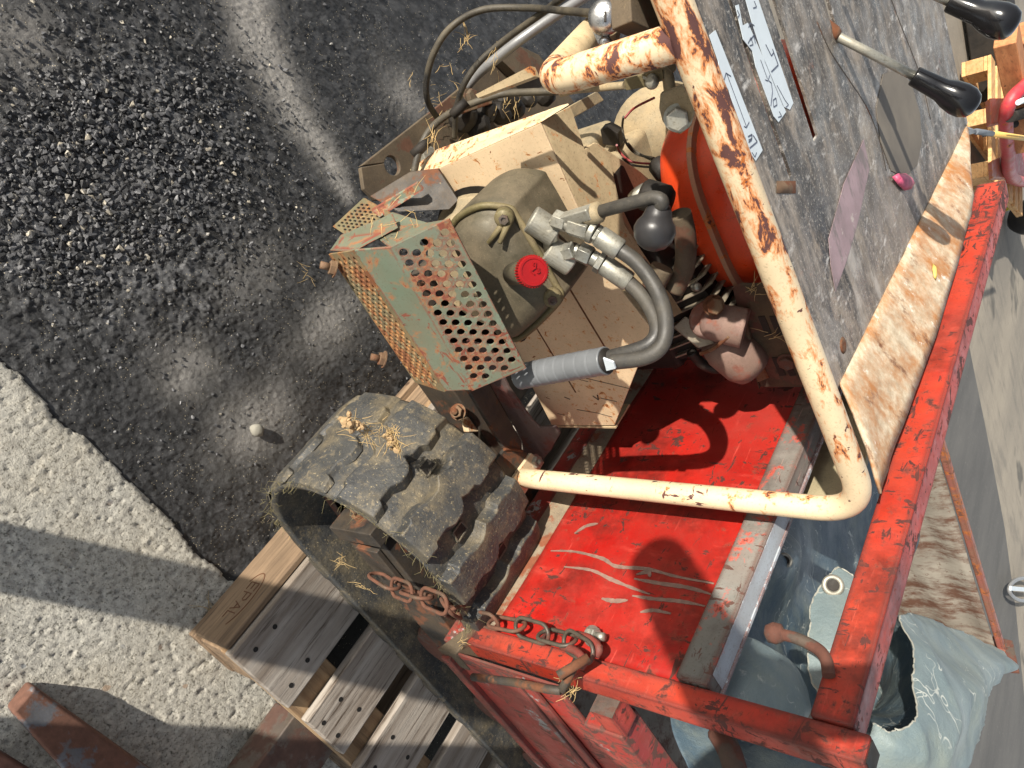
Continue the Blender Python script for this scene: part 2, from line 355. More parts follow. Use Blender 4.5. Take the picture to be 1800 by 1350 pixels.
def rubber():
    n = N('muddy_track_rubber')
    c = n.mix(n.rng(n.noise(30, 5), .3, .7), S(48, 49, 50), S(70, 70, 68))
    c = n.mix(n.math('MULTIPLY', n.rng(n.noise(14, 9, .72, seed=2), .44, .66), .72), c, S(120, 108, 84))
    c = n.mix(n.math('MULTIPLY', n.rng(n.noise(70, 6, .7, seed=4), .55, .7), .5), c, S(150, 134, 104))
    c = n.mix(n.math('MULTIPLY', n.rng(n.noise(420, 4, .75, seed=14), .54, .66), .6), c, S(34, 34, 34))
    c = n.mix(n.math('MULTIPLY', n.rng(n.noise(260, 4, .75, seed=15), .60, .68), .7), c, S(176, 160, 124))
    return n.done(c, n.rng(n.noise(20, 6, seed=3), .3, .7, .38, .8), 0., n.noise(60, 9, .7, seed=5), .6, .004)
MT['rubber'] = rubber()
def rubber_side():
    n = N('track_rubber_edge')
    c = n.mix(n.rng(n.noise(24, 6), .3, .7), S(40, 44, 46), S(70, 72, 68))
    c = n.mix(n.math('MULTIPLY', n.rng(n.noise(40, 8, .7, seed=2), .5, .68), .5), c, S(120, 112, 78))
    return n.done(c, .6, 0., n.noise(80, 8, .7, seed=5), .5, .003)
MT['rubber_side'] = rubber_side()

def wood(name, a, b, ax, grain=S(70, 56, 44), dark=.5, seed=0):
    n = N(name); st = [18, 18, 18]; st[ax] = 1.0; st = tuple(st)
    oi = n.n('ShaderNodeObjectInfo')
    c = n.mix(n.rng(n.noise(2.2, 6, .6, st=st, seed=seed), .35, .65), a, b)
    c = n.mix(n.math('MULTIPLY', n.rng(n.noise(6, 8, .7, st=st, seed=seed + 2), .53, .66), dark), c, grain)
    c = n.mix(n.math('MULTIPLY', n.rng(n.noise(7, 4, seed=seed + 4), .5, .75), .5), c, tuple(x * .55 for x in b))
    hsv = n.n('ShaderNodeHueSaturation'); n.l(c, hsv.inputs['Color']); n.l(n.rng(oi.outputs['Random'], 0, 1, .78, 1.12), hsv.inputs['Value'])
    kn = n.rng(n.voro(7, seed=seed + 5), .03, .05, 1., 0.)
    c = n.mix(n.math('MULTIPLY', kn, .8), hsv.outputs[0], S(64, 44, 32))
    return n.done(c, .8, 0., n.noise(8, 8, .7, st=st, seed=seed + 3), .55, .003)
MT['wood'] = wood('weathered_pallet_wood', S(168, 160, 150), S(126, 114, 102), 1, seed=1, dark=1.0)
MT['wood_tan'] = wood('tan_pallet_wood', S(148, 124, 98), S(98, 80, 62), 1, seed=2, dark=1.0)
MT['wood_x'] = wood('pallet_stringer_wood', S(168, 142, 108), S(132, 104, 76), 0, seed=3)
MT['wood_far'] = wood('far_orange_wood', S(222, 178, 124), S(196, 146, 92), 1, seed=4)
MT['wood_brown'] = wood('far_brown_timber', S(196, 136, 90), S(168, 110, 70), 0, seed=5)

def tarpm(nm, ca, cb_):
    n = N(nm)
    c = n.mix(n.rng(n.noise(6, 5), .3, .7), ca, cb_)
    c = n.mix(n.math('MULTIPLY', n.rng(n.noise(9, 8, .7, seed=3), .46, .68), .45), c, S(146, 150, 132))
    cr = n.math('MULTIPLY', n.rng(n.voro(15, 'DISTANCE_TO_EDGE', warp=.1, seed=4), .005, .020, .75, 0), n.rng(n.noise(9, 6, .7, seed=9), .50, .58))
    c = n.mix(cr, c, S(204, 206, 196))
    return n.done(c, n.rng(n.noise(12, 4, seed=6), .3, .7, .4, .65), 0., n.math('ADD', n.math('MULTIPLY', n.noise(26, 8, .66, seed=5), 1.0), n.math('MULTIPLY', n.noise(900, 1, .5, seed=6), .12)), .6, .006)
MT['tarp'] = tarpm('shaded_tarpaulin', S(58, 76, 90), S(84, 102, 112)); MT['tarp_pale'] = tarpm('pale_tarpaulin', S(98, 114, 118), S(126, 138, 138))  # first copy is darker: shade inside the tray put into its colour
MT['tarp_edge'] = simple('frayed_tarp_edge', S(156, 156, 146), .9, sc=90)

def panelm():
    n = N('worn_black_panel')
    c = n.mix(n.rng(n.noise(4, 6, .6, seed=1), .38, .62), S(48, 46, 44), S(112, 104, 96))
    c = n.mix(n.rng(n.noise(26, 9, .72, st=(.45, 1, 1), seed=2), .50, .62), c, S(138, 126, 112))
    c = n.mix(n.math('MULTIPLY', n.rng(n.noise(60, 8, .75, st=(1, .5, 1), seed=3), .57, .68), .8), c, S(214, 210, 204))
    c = n.mix(n.rng(n.noise(9, 9, .7, seed=5), .63, .68), c, S(132, 76, 46))
    c = n.mix(n.math('MULTIPLY', n.rng(n.noise(260, 5, .8, seed=15), .56, .64), .75), c, S(196, 188, 176))  # fine pale speckles: the sparkle of the sun painted into the colour
    c = n.mix(n.math('MULTIPLY', n.rng(n.noise(160, 6, .8, st=(.25, 1, 1), seed=17), .55, .68), .5), c, S(48, 45, 43))
    c = n.mix(n.math('MULTIPLY', n.rng(n.noise(30, 9, .75, st=(.16, 1, 1), seed=18, rot=(0, 0, .25)), .50, .66), .65), c, S(164, 152, 138))
    sm = n.math('MULTIPLY', n.rng(n.noise(7, 8, .7, st=(.5, 1, 1), seed=19, dist=.6), .54, .66), .6); c = n.mix(sm, c, S(188, 182, 174))
    return n.done(c, n.rng(n.noise(30, 6, seed=6), .35, .65, .22, .6), n.rng(n.noise(22, 8, .7, seed=7), .5, .65, 0., .15), n.noise(110, 9, .75, seed=8), .5, .002)
MT['panel'] = panelm()
def lipm():
    n = N('rust_streaked_cream_lip')
    st = (.25, 1, .25)
    c = n.mix(n.rng(n.noise(60, 6, .7, seed=1), .4, .65), S(196, 182, 158), S(160, 142, 118))
    c = n.mix(n.rng(n.noise(17, 10, .75, st=(.6, 1, 1), seed=2), .42, .60), c, S(160, 108, 60))
    c = n.mix(n.rng(n.noise(26, 9, .75, st=(.4, 1, 1), seed=3), .57, .66), c, S(104, 66, 40))
    c = n.mix(n.rng(n.noise(40, 9, .75, seed=4), .60, .68), c, S(224, 216, 206))
    return n.done(c, n.rng(n.noise(30, 4), .3, .7, .3, .75), 0., n.noise(90, 9, .7, seed=8), .4, .002)
MT['lip'] = lipm()
def mauvem():
    n = N('faded_mauve_patch')
    c = n.mix(n.rng(n.noise(20, 6), .35, .65), S(158, 134, 138), S(132, 112, 114))
    c = n.mix(n.rng(n.noise(50, 8, .72, seed=3), .60, .66), c, S(176, 164, 158))
    c = n.mix(n.math('MULTIPLY', n.rng(n.noise(36, 8, .75, st=(.4, 1, 1), seed=6), .50, .60), .8), c, S(104, 96, 92))
    return n.done(c, .5, 0., n.noise(80, 7, .7), .3, .001)
MT['mauve'] = mauvem()
def dustp():
    n = N('dust_film_patch')
    c = n.mix(n.rng(n.noise(12, 7), .3, .7), S(122, 114, 102), S(98, 92, 84))
    return n.done(c, .75, 0., n.noise(60, 6), .2, .001)
MT['dustpatch'] = dustp()
def sidem():
    n = N('galvanised_tray_inside')
    c = n.mix(n.rng(n.noise(8, 6), .35, .65), S(160, 152, 138), S(122, 114, 102))
    c = n.mix(n.rng(n.noise(16, 9, .74, st=(1, 1, .35), seed=2), .46, .58), c, S(96, 66, 50))
    c = n.mix(n.rng(n.noise(70, 7, .7, seed=3), .58, .66), c, S(104, 74, 58))
    return n.done(c, .8, 0., n.noise(70, 8, .7), .5, .003)
MT['trayin'] = sidem()

def asphaltm():
    n = N('worn_asphalt')
    a = n.n('ShaderNodeAttribute'); a.attribute_name = 'stone'; d = n.n('ShaderNodeAttribute'); d.attribute_name = 'dust'
    c = n.mix(a.outputs['Fac'], S(27, 27, 27), S(104, 104, 105))
    c = n.mix(n.math('MULTIPLY', n.rng(n.noise(300, 3, .7), .35, .7), .35), c, S(30, 30, 30))
    c = n.mix(n.math('MULTIPLY', d.outputs['Fac'], n.rng(n.noise(160, 5, .7, seed=2), .25, .65, .35, 1.)), c, S(160, 156, 150))
    sp = n.math('MULTIPLY', n.rng(n.voro(240, seed=1), .12, .19, 1, 0), n.rng(n.noise(60, 3, seed=5), .52, .58))
    c = n.mix(sp, c, S(200, 186, 158))
    g = n.math('MULTIPLY', n.rng(n.voro(130, seed=4), .06, .12, 1, 0), n.rng(n.noise(30, 3, seed=7), .58, .62))
    c = n.mix(g, c, S(214, 208, 196))
    return n.done(c, n.mixf(d.outputs['Fac'], n.rng(n.noise(120, 4, seed=3), .3, .7, .34, .6), .85), 0., n.noise(420, 6, .7), .7, .002)
MT['asphalt'] = asphaltm()
def concretem():
    n = N('weathered_concrete')
    c = n.mix(n.rng(n.noise(90, 8, .75), .35, .65), S(206, 202, 190), S(150, 147, 139))
    c = n.mix(n.rng(n.noise(200, 6, .75, seed=2), .53, .62), c, S(92, 90, 82))
    c = n.mix(n.math('MULTIPLY', n.rng(n.noise(6, 5, seed=3), .4, .7), .35), c, S(168, 156, 132))
    v = n.rng(n.voro(26, seed=4, warp=.02), .10, .13, 1, 0)
    c = n.mix(n.math('MULTIPLY', n.math('MULTIPLY', v, n.rng(n.noise(17, 2, seed=11), .54, .58)), .85), c, n.mix(n.rng(n.noise(14, 2, seed=8), .45, .55), S(110, 114, 118), S(160, 138, 116)))
    return n.done(c, .88, 0., n.noise(260, 6, .72, seed=6), .9, .003)
MT['concrete'] = concretem()
def yard_shadem():
    n = N('yard_shade_grey')
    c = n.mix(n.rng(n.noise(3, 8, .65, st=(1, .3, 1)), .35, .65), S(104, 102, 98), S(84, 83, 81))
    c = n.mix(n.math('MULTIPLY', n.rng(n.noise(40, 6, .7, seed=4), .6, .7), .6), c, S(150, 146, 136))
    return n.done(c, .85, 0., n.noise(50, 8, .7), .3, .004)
MT['mat'] = yard_shadem()  # darker grey that carries the shade lying on the yard
def yardm():
    n = N('dusty_yard_surface')
    c = n.mix(n.rng(n.noise(2.2, 8, .65, st=(1, .25, 1)), .35, .65), S(160, 150, 134), S(132, 125, 114))
    c = n.mix(n.math('MULTIPLY', n.rng(n.noise(9, 9, .7, st=(.3, 1, 1), seed=2), .5, .66), .5), c, S(104, 100, 94))
    c = n.mix(n.math('MULTIPLY', n.rng(n.noise(60, 5, .7, seed=4), .62, .7), .6), c, S(190, 182, 160))
    c = n.mix(n.math('MULTIPLY', n.rng(n.noise(1.7, 3, .6, seed=6), .60, .66), .8), c, S(84, 82, 76))
    return n.done(c, .9, 0., n.noise(40, 8, .7), .5, .006)
MT['yard'] = yardm()

# ------------------------------------------------------------------ the setting
def voronoi(X, Y, cell, seed):
    r = np.random.default_rng(seed); n = 512
    jx = r.random((n, n)); jy = r.random((n, n)); rv = r.random((n, n)); tx = r.normal(0, 1, (n, n)); ty = r.normal(0, 1, (n, n))
    gx = np.floor(X / cell).astype(int); gy = np.floor(Y / cell).astype(int)
    f1 = np.full(X.shape, 1e9); f2 = np.full(X.shape, 1e9); val = np.zeros(X.shape); tilt = np.zeros(X.shape)
    for dx in (-1, 0, 1):
        for dy in (-1, 0, 1):
            ix = (gx + dx) % n; iy = (gy + dy) % n
            cx = (gx + dx + jx[ix, iy]) * cell; cy = (gy + dy + jy[ix, iy]) * cell
            ex = X - cx; ey = Y - cy; d = np.sqrt(ex ** 2 + ey ** 2)
            m = d < f1
            f2 = np.where(m, f1, np.minimum(f2, d)); f1 = np.where(m, d, f1)
            val = np.where(m, rv[ix, iy], val); tilt = np.where(m, (tx[ix, iy] * ex + ty[ix, iy] * ey) / cell, tilt)
    return f1 / cell, f2 / cell, val, tilt
def vnoise(X, Y, s, seed):
    r = np.random.default_rng(seed); g = r.random((256, 256)); x = X / s; y = Y / s
    ix = np.floor(x).astype(int); iy = np.floor(y).astype(int); fx = x - ix; fy = y - iy
    fx = fx * fx * (3 - 2 * fx); fy = fy * fy * (3 - 2 * fy); q = lambda a, b: g[(ix + a) % 256, (iy + b) % 256]
    return (q(0, 0) * (1 - fx) + q(1, 0) * fx) * (1 - fy) + (q(0, 1) * (1 - fx) + q(1, 1) * fx) * fy
def heightgrid(name, xs, ys, hf, mt, attrs):
    X, Y = np.meshgrid(xs, ys, indexing='ij'); H, at = hf(X, Y); nx, ny = X.shape
    me = bpy.data.meshes.new(name); co = np.stack([X, Y, H], -1).reshape(-1, 3).astype(np.float32)
    idx = np.arange(nx * ny).reshape(nx, ny)
    q = np.stack([idx[:-1, :-1], idx[1:, :-1], idx[1:, 1:], idx[:-1, 1:]], -1).reshape(-1, 4)
    me.vertices.add(len(co)); me.vertices.foreach_set('co', co.ravel())
    me.loops.add(q.size); me.loops.foreach_set('vertex_index', q.ravel().astype(np.int32))
    me.polygons.add(len(q)); me.polygons.foreach_set('loop_start', np.arange(0, q.size, 4, dtype=np.int32)); me.polygons.foreach_set('loop_total', np.full(len(q), 4, np.int32))
    me.update(calc_edges=True)
    for k, a in at.items():
        t = me.attributes.new(k, 'FLOAT', 'POINT'); t.data.foreach_set('value', a.astype(np.float32).ravel())
    me.materials.append(mt); o = bpy.data.objects.new(name, me); COL.objects.link(o); return o
def g2(X, Y, px, py, sx, sy=None, ang=0):
    p = P(px, py, z=0); sy = sy or sx; c, s = math.cos(ang), math.sin(ang); a = (X - p.x) * c + (Y - p.y) * s; b = -(X - p.x) * s + (Y - p.y) * c
    return np.exp(-(a / sx) ** 2 - (b / sy) ** 2)
KERB = 0.254
def seg_d(X, Y, a, b):
    ax, ay, bx, by = a[0], a[1], b[0], b[1]; L = (bx - ax) ** 2 + (by - ay) ** 2
    t = np.clip(((X - ax) * (bx - ax) + (Y - ay) * (by - ay)) / L, 0, 1); return np.hypot(X - ax - t * (bx - ax), Y - ay - t * (by - ay)), t
def asphalt_h(X, Y):
    wx = X + .006 * (vnoise(X, Y, .02, 3) - .5); wy = Y + .006 * (vnoise(X, Y, .02, 4) - .5)
    dust = np.zeros(X.shape); line = [P(430, -60, z=0), P(455, 60, z=0), P(520, 190, z=0), P(590, 290, z=0), P(615, 340, z=0)]
    wid = [.05, .045, .04, .028, .018]
    for i in range(4):
        d, t = seg_d(X, Y, line[i], line[i + 1]); ww = wid[i] * (1 - t) + wid[i + 1] * t
        dust = np.maximum(dust, np.exp(-(d / ww) ** 2))
    dust = np.maximum(dust, .60 * g2(X, Y, 330, 650, .05, .05)); dust = np.maximum(dust, .75 * g2(X, Y, 450, 740, .055, .09))
    dust = np.maximum(dust, .7 * g2(X, Y, 590, 560, .05, .10)); dust = np.maximum(dust, .55 * g2(X, Y, 40, 70, .05, .05)); dust = np.maximum(dust, .5 * g2(X, Y, 720, 170, .08, .05))
    dust = np.maximum(dust, .35 * g2(X, Y, 450, 480, .05, .08))
    dust = np.clip(dust * (0.65 + .7 * vnoise(X, Y, .03, 9)), 0, 1)
    coarse = np.maximum.reduce([g2(X, Y, 240, 260, .17, .17), g2(X, Y, 120, 380, .16, .16), g2(X, Y, 300, 430, .14, .14)])
    coarse = np.clip(.16 + 1.15 * coarse - 1.1 * dust, .04, 1)
    f1, f2, v, t = voronoi(wx, wy, .0170, 1); e = f2 - f1
    f1s, f2s, vs, ts = voronoi(wx + .3, wy * 1.1, .0082, 2); es = f2s - f1s
    f1t, f2t, vt, tt = voronoi(wx + .7, wy, .0045, 5); et = f2t - f1t
    on = v > .45
    big = np.where(on, np.clip(e * 7, 0, 1) ** .5 * (.25 + .6 * v + .55 * np.clip(t, -.9, .9)), 0)
    small = np.clip(es * 6, 0, 1) ** .5 * (.3 + .7 * vs + .6 * np.clip(ts, -.9, .9))
    tiny = np.clip(et * 5, 0, 1) * (.3 + .7 * vt)
    H = .0036 * big * coarse + .0036 * small * (.35 + .9 * coarse) * np.where(on & (e > .12), .35, 1) + .0011 * tiny + .006 * (vnoise(X, Y, .25, 12) - .5) + .003 * (vnoise(X, Y, .05, 13) - .5)
    edge = np.clip((Y - KERB) / .10, 0, 1); H += -.010 + .002 * (1 - edge)
    stone = np.clip(np.where(on, np.clip(e * 6, 0, 1), 0) * (v - .3) * (.3 + .9 * coarse) + .35 * vs * np.clip(es * 5, 0, 1) * (.4 + .6 * coarse) + .15 * vt * np.clip(et * 5, 0, 1), 0, 1)
    return H, {'stone': stone, 'dust': dust * edge}
GX0, GX1 = -.42, 1.5
o = heightgrid('asphalt', np.arange(GX0, .80, .0027), np.arange(KERB - .03, 1.25, .0027), asphalt_h, MT['asphalt'], None); tag(o, kind='structure')
o = heightgrid('asphalt', np.arange(GX0, 1.1, .0055), np.arange(1.2473, 2.6, .0055), asphalt_h, MT['asphalt'], None); tag(o, kind='structure')
def concrete_h(X, Y):
    er = KERB + .010 * (vnoise(X, X * 0, .05, 21) - .5) + .010 * (vnoise(X, Y * .4, .024, 22) - .5) + .004 * (vnoise(X, Y, .0065, 23) - .5)
    f1, f2, v, t = voronoi(X, Y, .016, 31)
    H = .0009 * (vnoise(X, Y, .0065, 24) + vnoise(X, Y, .014, 25) - 1) + .003 * (vnoise(X, Y, .08, 26) - .5)
    g1, g2_, gv, gt = voronoi(X, Y, .0062, 35); H += .0007 * np.clip((g2_ - g1) * 3, 0, 1) ** .7 * (gv - .35) * (.3 + vnoise(X, Y, .11, 37)); H -= .0022 * (vnoise(X, Y, .0075, 27) > .80); H += np.where(v > .9, .0016 * np.clip((.42 - f1) * 4, 0, 1), 0)
    H = np.where(Y > er, H - .03, H) ; d = np.clip((er - Y) / .012, 0, 1); H -= .005 * (1 - d) ** 2 * (Y <= er)
    return H + .001, {'chip': v}
o = heightgrid('concrete_slab', np.arange(-.15, 1.3, .0032), np.arange(-.45, KERB + .014, .0032), concrete_h, MT['concrete'], None); tag(o, kind='structure')
b = MB(); b.quadv([(-5, -5, -.022), (7, -5, -.022), (7, KERB - .02, -.022), (-5, KERB - .02, -.022)], [(0, 1, 2, 3)]); tag(b.build('concrete_slab', MT['concrete'], base=(0, 0, -.022)), kind='structure')
b = MB(); b.quadv([(-5, KERB - .02, -.026), (1.45, KERB - .02, -.026), (1.45, 2.7, -.026), (-5, 2.7, -.026)], [(0, 1, 2, 3)]); tag(b.build('asphalt', MT['asphalt'], base=(0, 0, -.026)), kind='structure')
b = MB()
b.quadv([(-60, -60, -.03), (60, -60, -.03), (60, 60, -.03), (-60, 60, -.03)], [(0, 1, 2, 3)])
tag(b.build('ground', MT['yard'], base=(0, 0, -.03)), kind='structure')

# ------------------------------------------------------------------ wooden pallet under the machine
PT = 0.144
pal = empty('wooden_pallet', (1.04, .75, 0.0), 'weathered wooden pallet of grey boards lying under the tracked machine', 'pallet')
PX = [(.641, .785), (.829, .932), (.976, 1.093), (1.137, 1.240), (1.284, 1.428)]
PY0, PY1 = .148, 1.348
for i, (a, c) in enumerate(PX):
    me = MB(); me.box(a, c, PY0 + (.003 if i % 2 else 0), PY1, PT - .022, PT)
    o = me.build('top_board', MT['wood'], pal, bevel=.0025)
    o.rotation_euler = (0, rng.normal(0, .006), 0)
for y in (PY0, .70, PY1 - .1):
    MB().box(PX[0][0] + .004, PX[-1][1] - .004, y + .002, y + .145 if y == .70 else y + .098, PT - .0445, PT - .0225).build('cross_board', MT['wood_x'], pal, bevel=.002)
    for x in (PX[0][0], .976 - .012, PX[-1][1] - .1):
        MB().box(x + .006, x + .098, y + .004, y + .096, .0225, PT - .045).build('block', MT['wood_tan'], pal, bevel=.003)
for x in (PX[0][0] - .006, .964, PX[-1][1] - .1):
    MB().box(x, x + .102, PY0 + .002, PY1 - .002, .0, .022).build('bottom_board', MT['wood_tan'], pal, bevel=.0025)
# long low board at the rear edge, with the burnt-in letters that can be read on it
MB().box(.628, .6395, PY0 + .006, PY0 + .50, .030, .132).build('end_board', MT['wood_tan'], pal, bevel=.003)
def glyph(m, strokes, o, u, v, sc, wd, th):
    o, u, v = Vector(o), Vector(u).normalized(), Vector(v).normalized(); nn = u.cross(v)
    for st in strokes:
        for (a, c) in zip(st[:-1], st[1:]):
            p = o + u * a[0] * sc + v * a[1] * sc; q = o + u * c[0] * sc + v * c[1] * sc
            m.bar(p, q, wd, th, nn)
GL = {'G': [[(.6, .9), (.3, 1), (0, .6), (0, .3), (.3, 0), (.6, .2), (.6, .45), (.35, .45)]], 'E': [[(.6, 1), (0, 1), (0, 0), (.6, 0)], [(0, .5), (.5, .5)]], 'D': [[(0, 0), (0, 1), (.4, .9), (.6, .5), (.4, .1), (0, 0)]],
      'V': [[(0, 1), (.3, 0), (.6, 1)]], 'I': [[(.3, 0), (.3, 1)]], 'A': [[(0, 0), (.3, 1), (.6, 0)], [(.12, .4), (.48, .4)]], 'Z': [[(0, 1), (.6, 1), (0, 0), (.6, 0)]], 'P': [[(0, 0), (0, 1), (.5, .95), (.6, .7), (.5, .5), (0, .48)]],
      '<': [[(.6, 1), (0, .5), (.6, 0)]], '3': [[(0, 1), (.5, .9), (.2, .55), (.6, .3), (.3, 0), (0, .1)]], 'L': [[(0, 1), (0, 0), (.5, 0)]], '9': [[(.5, .55), (.1, .6), (.1, .95), (.5, 1), (.5, .5), (.4, 0)]]}
m = MB()
for k, ch in enumerate('EPAL'):
    glyph(m, GL[ch], (.6276, .262 - k * .019, .066), (0, -1, 0), (0, 0, 1), .024, .0017, .0008)
ov = [(.6276, .229 + .052 * math.cos(a), .078 + .024 * math.sin(a)) for a in np.linspace(-.9, 2.6, 22)]
for a, c in zip(ov[:-1], ov[1:]): m.bar(a, c, .0018, .0008, (1, 0, 0))
tag(m.build('burnt_letters', simple('burnt_wood', S(96, 62, 40), .9), pal), kind='stuff')
nh = None
for i, (a, c) in enumerate(PX):
    for y in (PY0 + .03, PY0 + .07, .75):
        for x in (a + .03, c - .03):
            q_ = Vector((x + rng.normal(0, .004), y + rng.normal(0, .006), PT - .0002))
            if nh is None: nh = MB().lathe([(.0042, 0), (.0042, .0012)], q_, (0, 0, 1), 8, False).build('nail', MT['dark'], pal); q0_ = q_
            else: inst(nh, Matrix.Translation(q_ - q0_), pal, 'nail')

# ------------------------------------------------------------------ the tracked dumper
D = empty('tracked_dumper', (1.1, .8, PT), 'rusty red and cream tracked mini dumper with levers and hoses standing on the pallet', 'mini dumper')

# rubber tracks
def track_profile():
    pts = []
    cx, cz, R = .604, .336, .172
    for a in np.linspace(-90, -262, 22): pts.append((cx + R * math.cos(math.radians(a)), cz + R * math.sin(math.radians(a))))
    pts += [(.66, .498), (.74, .470), (.83, .452), (.95, .445), (1.1, .435), (1.25, .41), (1.4, .38), (1.55, .35)]
    c2x, c2z, r2 = 1.62, .245, .095
    for a in np.linspace(80, -90, 12): pts.append((c2x + r2 * math.cos(math.radians(a)), c2z + r2 * math.sin(math.radians(a))))
    return pts
raw = [Vector((x, 0, z)) for x, z in track_profile()] + [Vector((.604, 0, .164))]
sp = smooth_path(raw, 8); cum = [0.]
for a, c in zip(sp[:-1], sp[1:]): cum.append(cum[-1] + (c - a).length)
LT = cum[-1]
def at_s(s):
    s = s % LT; i = min(max(np.searchsorted(cum, s) - 1, 0), len(sp) - 2); t = (s - cum[i]) / max(cum[i + 1] - cum[i], 1e-9)
    p = sp[i].lerp(sp[i + 1], t); d = (sp[i + 1] - sp[i]).normalized(); return p, d, d.cross(Vector((0, 1, 0)))
NL = int(round(LT / .0880)); PITCH = LT / NL
lug_src = {}
def make_lug(hgt):
    m = MB()
    # outline in (s, y): wavy bar, the two halves offset, scalloped edges
    h = hgt; wds = .178
    ys = [-.089, -.070, -.066, -.044, -.030, -.012, -.004, .004, .014, .030, .036, .058, .064, .089]
    k_ = 1.55 if hgt < .0095 else (1.30 if hgt < .015 else 1.12)
    front = [.026, .026, .021, .021, .027, .026, .022, .014, .018, .018, .024, .023, .019, .020]
    back = [-.020, -.020, -.024, -.023, -.018, -.018, -.022, -.029, -.025, -.025, -.030, -.029, -.026, -.026]
    vs = []
    for y, f, bk in zip(ys, front, back):
        f, bk = f * k_, bk * k_
        e = .004 if abs(y) > .08 else 0
        vs += [(bk - .003, y, -.004), (bk + .002, y * .985, h - e), ((f + bk) / 2, y * .985, h + .0015 - e), (f - .002, y * .985, h - e), (f + .003, y, -.004)]
    fs = []
    for i in range(len(ys) - 1):
        for k in range(4): fs.append((i * 5 + k, i * 5 + k + 1, i * 5 + 5 + k + 1, i * 5 + 5 + k))
    fs += [(0, 1, 2, 3, 4)[::-1], tuple((len(ys) - 1) * 5 + k for k in range(5))]
    m.quadv(vs, fs)
    return m
def make_track(y0, y1, label):
    m = MB(); T = .013; n = 220; cols = [(0, 0), (.006, .004), (.035, .0045), (.09, .003), (.145, .0045), (.174, .004), (.180, 0)]
    def hole(s, k): return False
    rows = []
    for i in range(n):
        s = LT * i / n; p, d, nn = at_s(s); r = []
        for (c, b_) in cols:
            w_ = .0015 * mnoise.noise(Vector((s * 30, c * 30, 3)))
            r.append(p + nn * (-T / 2 + b_ + w_) * 1.0 + Vector((0, y0 + c + (.0012 * mnoise.noise(Vector((s * 60, c, 7))) if c in (0, .18) else 0), 0)))
        for (c, b_) in cols[::-1]: r.append(p - nn * (T * 1.2) + Vector((0, y0 + min(max(c, .003), .177), 0)))
        rows.append(r)
    k = len(rows[0]); vs = [v for r in rows for v in r]; fs = []
    for i in range(n):
        j = (i + 1) % n
        for q in range(k):
            fs.append((i * k + q, j * k + q, j * k + (q + 1) % k, i * k + (q + 1) % k))
    m.quadv(vs, fs, True)
    tr = m.build('rubber_track', MT['rubber'], D)
    tr.data.materials.append(MT['rubber_side'])
    # lugs, one object each, sharing one mesh
    src = None; org = ORG[tr.name]
    for i in range(NL):
        s = (i + .35) * PITCH; p, d, nn = at_s(s)
        mat = Matrix(((d.x, 0, nn.x, p.x), (d.y, 1, nn.y, (y0 + y1) / 2), (d.z, 0, nn.z, p.z), (0, 0, 0, 1)))
        lp = Matrix.Translation(-org) @ mat @ Matrix.Translation((0, 0, -T / 2 + .004))
        kd = 0 if s < .34 else (1 if s < .43 else 2)
        if kd not in lug_src:
            lug_src[kd] = make_lug((.0050, .010, .019)[kd]).build('tread_lug', MT['rubber'], tr, bevel=.0022, seg=2)
            me = lug_src[kd].data; off = ORG[tr.name]
            for v in me.vertices: v.co = v.co + off
            lug_src[kd].matrix_local = lp
        else: inst(lug_src[kd], lp, tr, 'tread_lug')
    return tr
TY0 = .324
tr1 = make_track(TY0, TY0 + .18, None); tr1['label'] = 'near muddy rubber track with worn lugs and frayed edge'
tr2 = make_track(1.07, 1.25, None)
# square pockets between the lugs
m = MB(); pk = None
for i in range(4, 9):
    s = (i + .35) * PITCH + PITCH * .5; p, d, nn = at_s(s); yc = TY0 + (.066 if i % 2 else .104)
    c0 = p + Vector((0, yc, 0)) + nn * (-.0018); q = [c0 + d * a + Vector((0, b_, 0)) for a, b_ in ((-.008, -.010), (.008, -.012), (.0075, .011), (-.008, .010))]
    m = MB(); m.plate(q, nn * .0016); m.build('track_pocket', MT['dark'], tr1)
    m = MB()
    for a, c in zip(q, q[1:] + q[:1]): m.bar(a + nn * .0008, c + nn * .0008, .003, .0036, nn)
    m.build('pocket_rim', MT['rubber'], tr1, bevel=.001)
# frayed cord along the near edge of the belt and round the rim
m = MB()
for i in range(190):
    s = rng.uniform(.03, .78); p, d, nn = at_s(s); p = p + Vector((0, TY0 + rng.uniform(-.002, .004), 0)) + nn * rng.uniform(-.012, .004)
    L = rng.uniform(.006, .020); dirv = (d * rng.normal(.2, .7) + nn * rng.normal(.1, .5) + Vector((0, -.5 + rng.normal(0, .35), 0))).normalized()
    q = p + dirv * L * .5 + Vector(rng.normal(0, .002, 3)); e = p + dirv * L + Vector(rng.normal(0, .005, 3))
    m.tube([p, q, e], [.00030, .00026, .00014], 3, False)
tag(m.build('frayed_cord', MT['fibre'], tr1, recalc=False), kind='stuff')
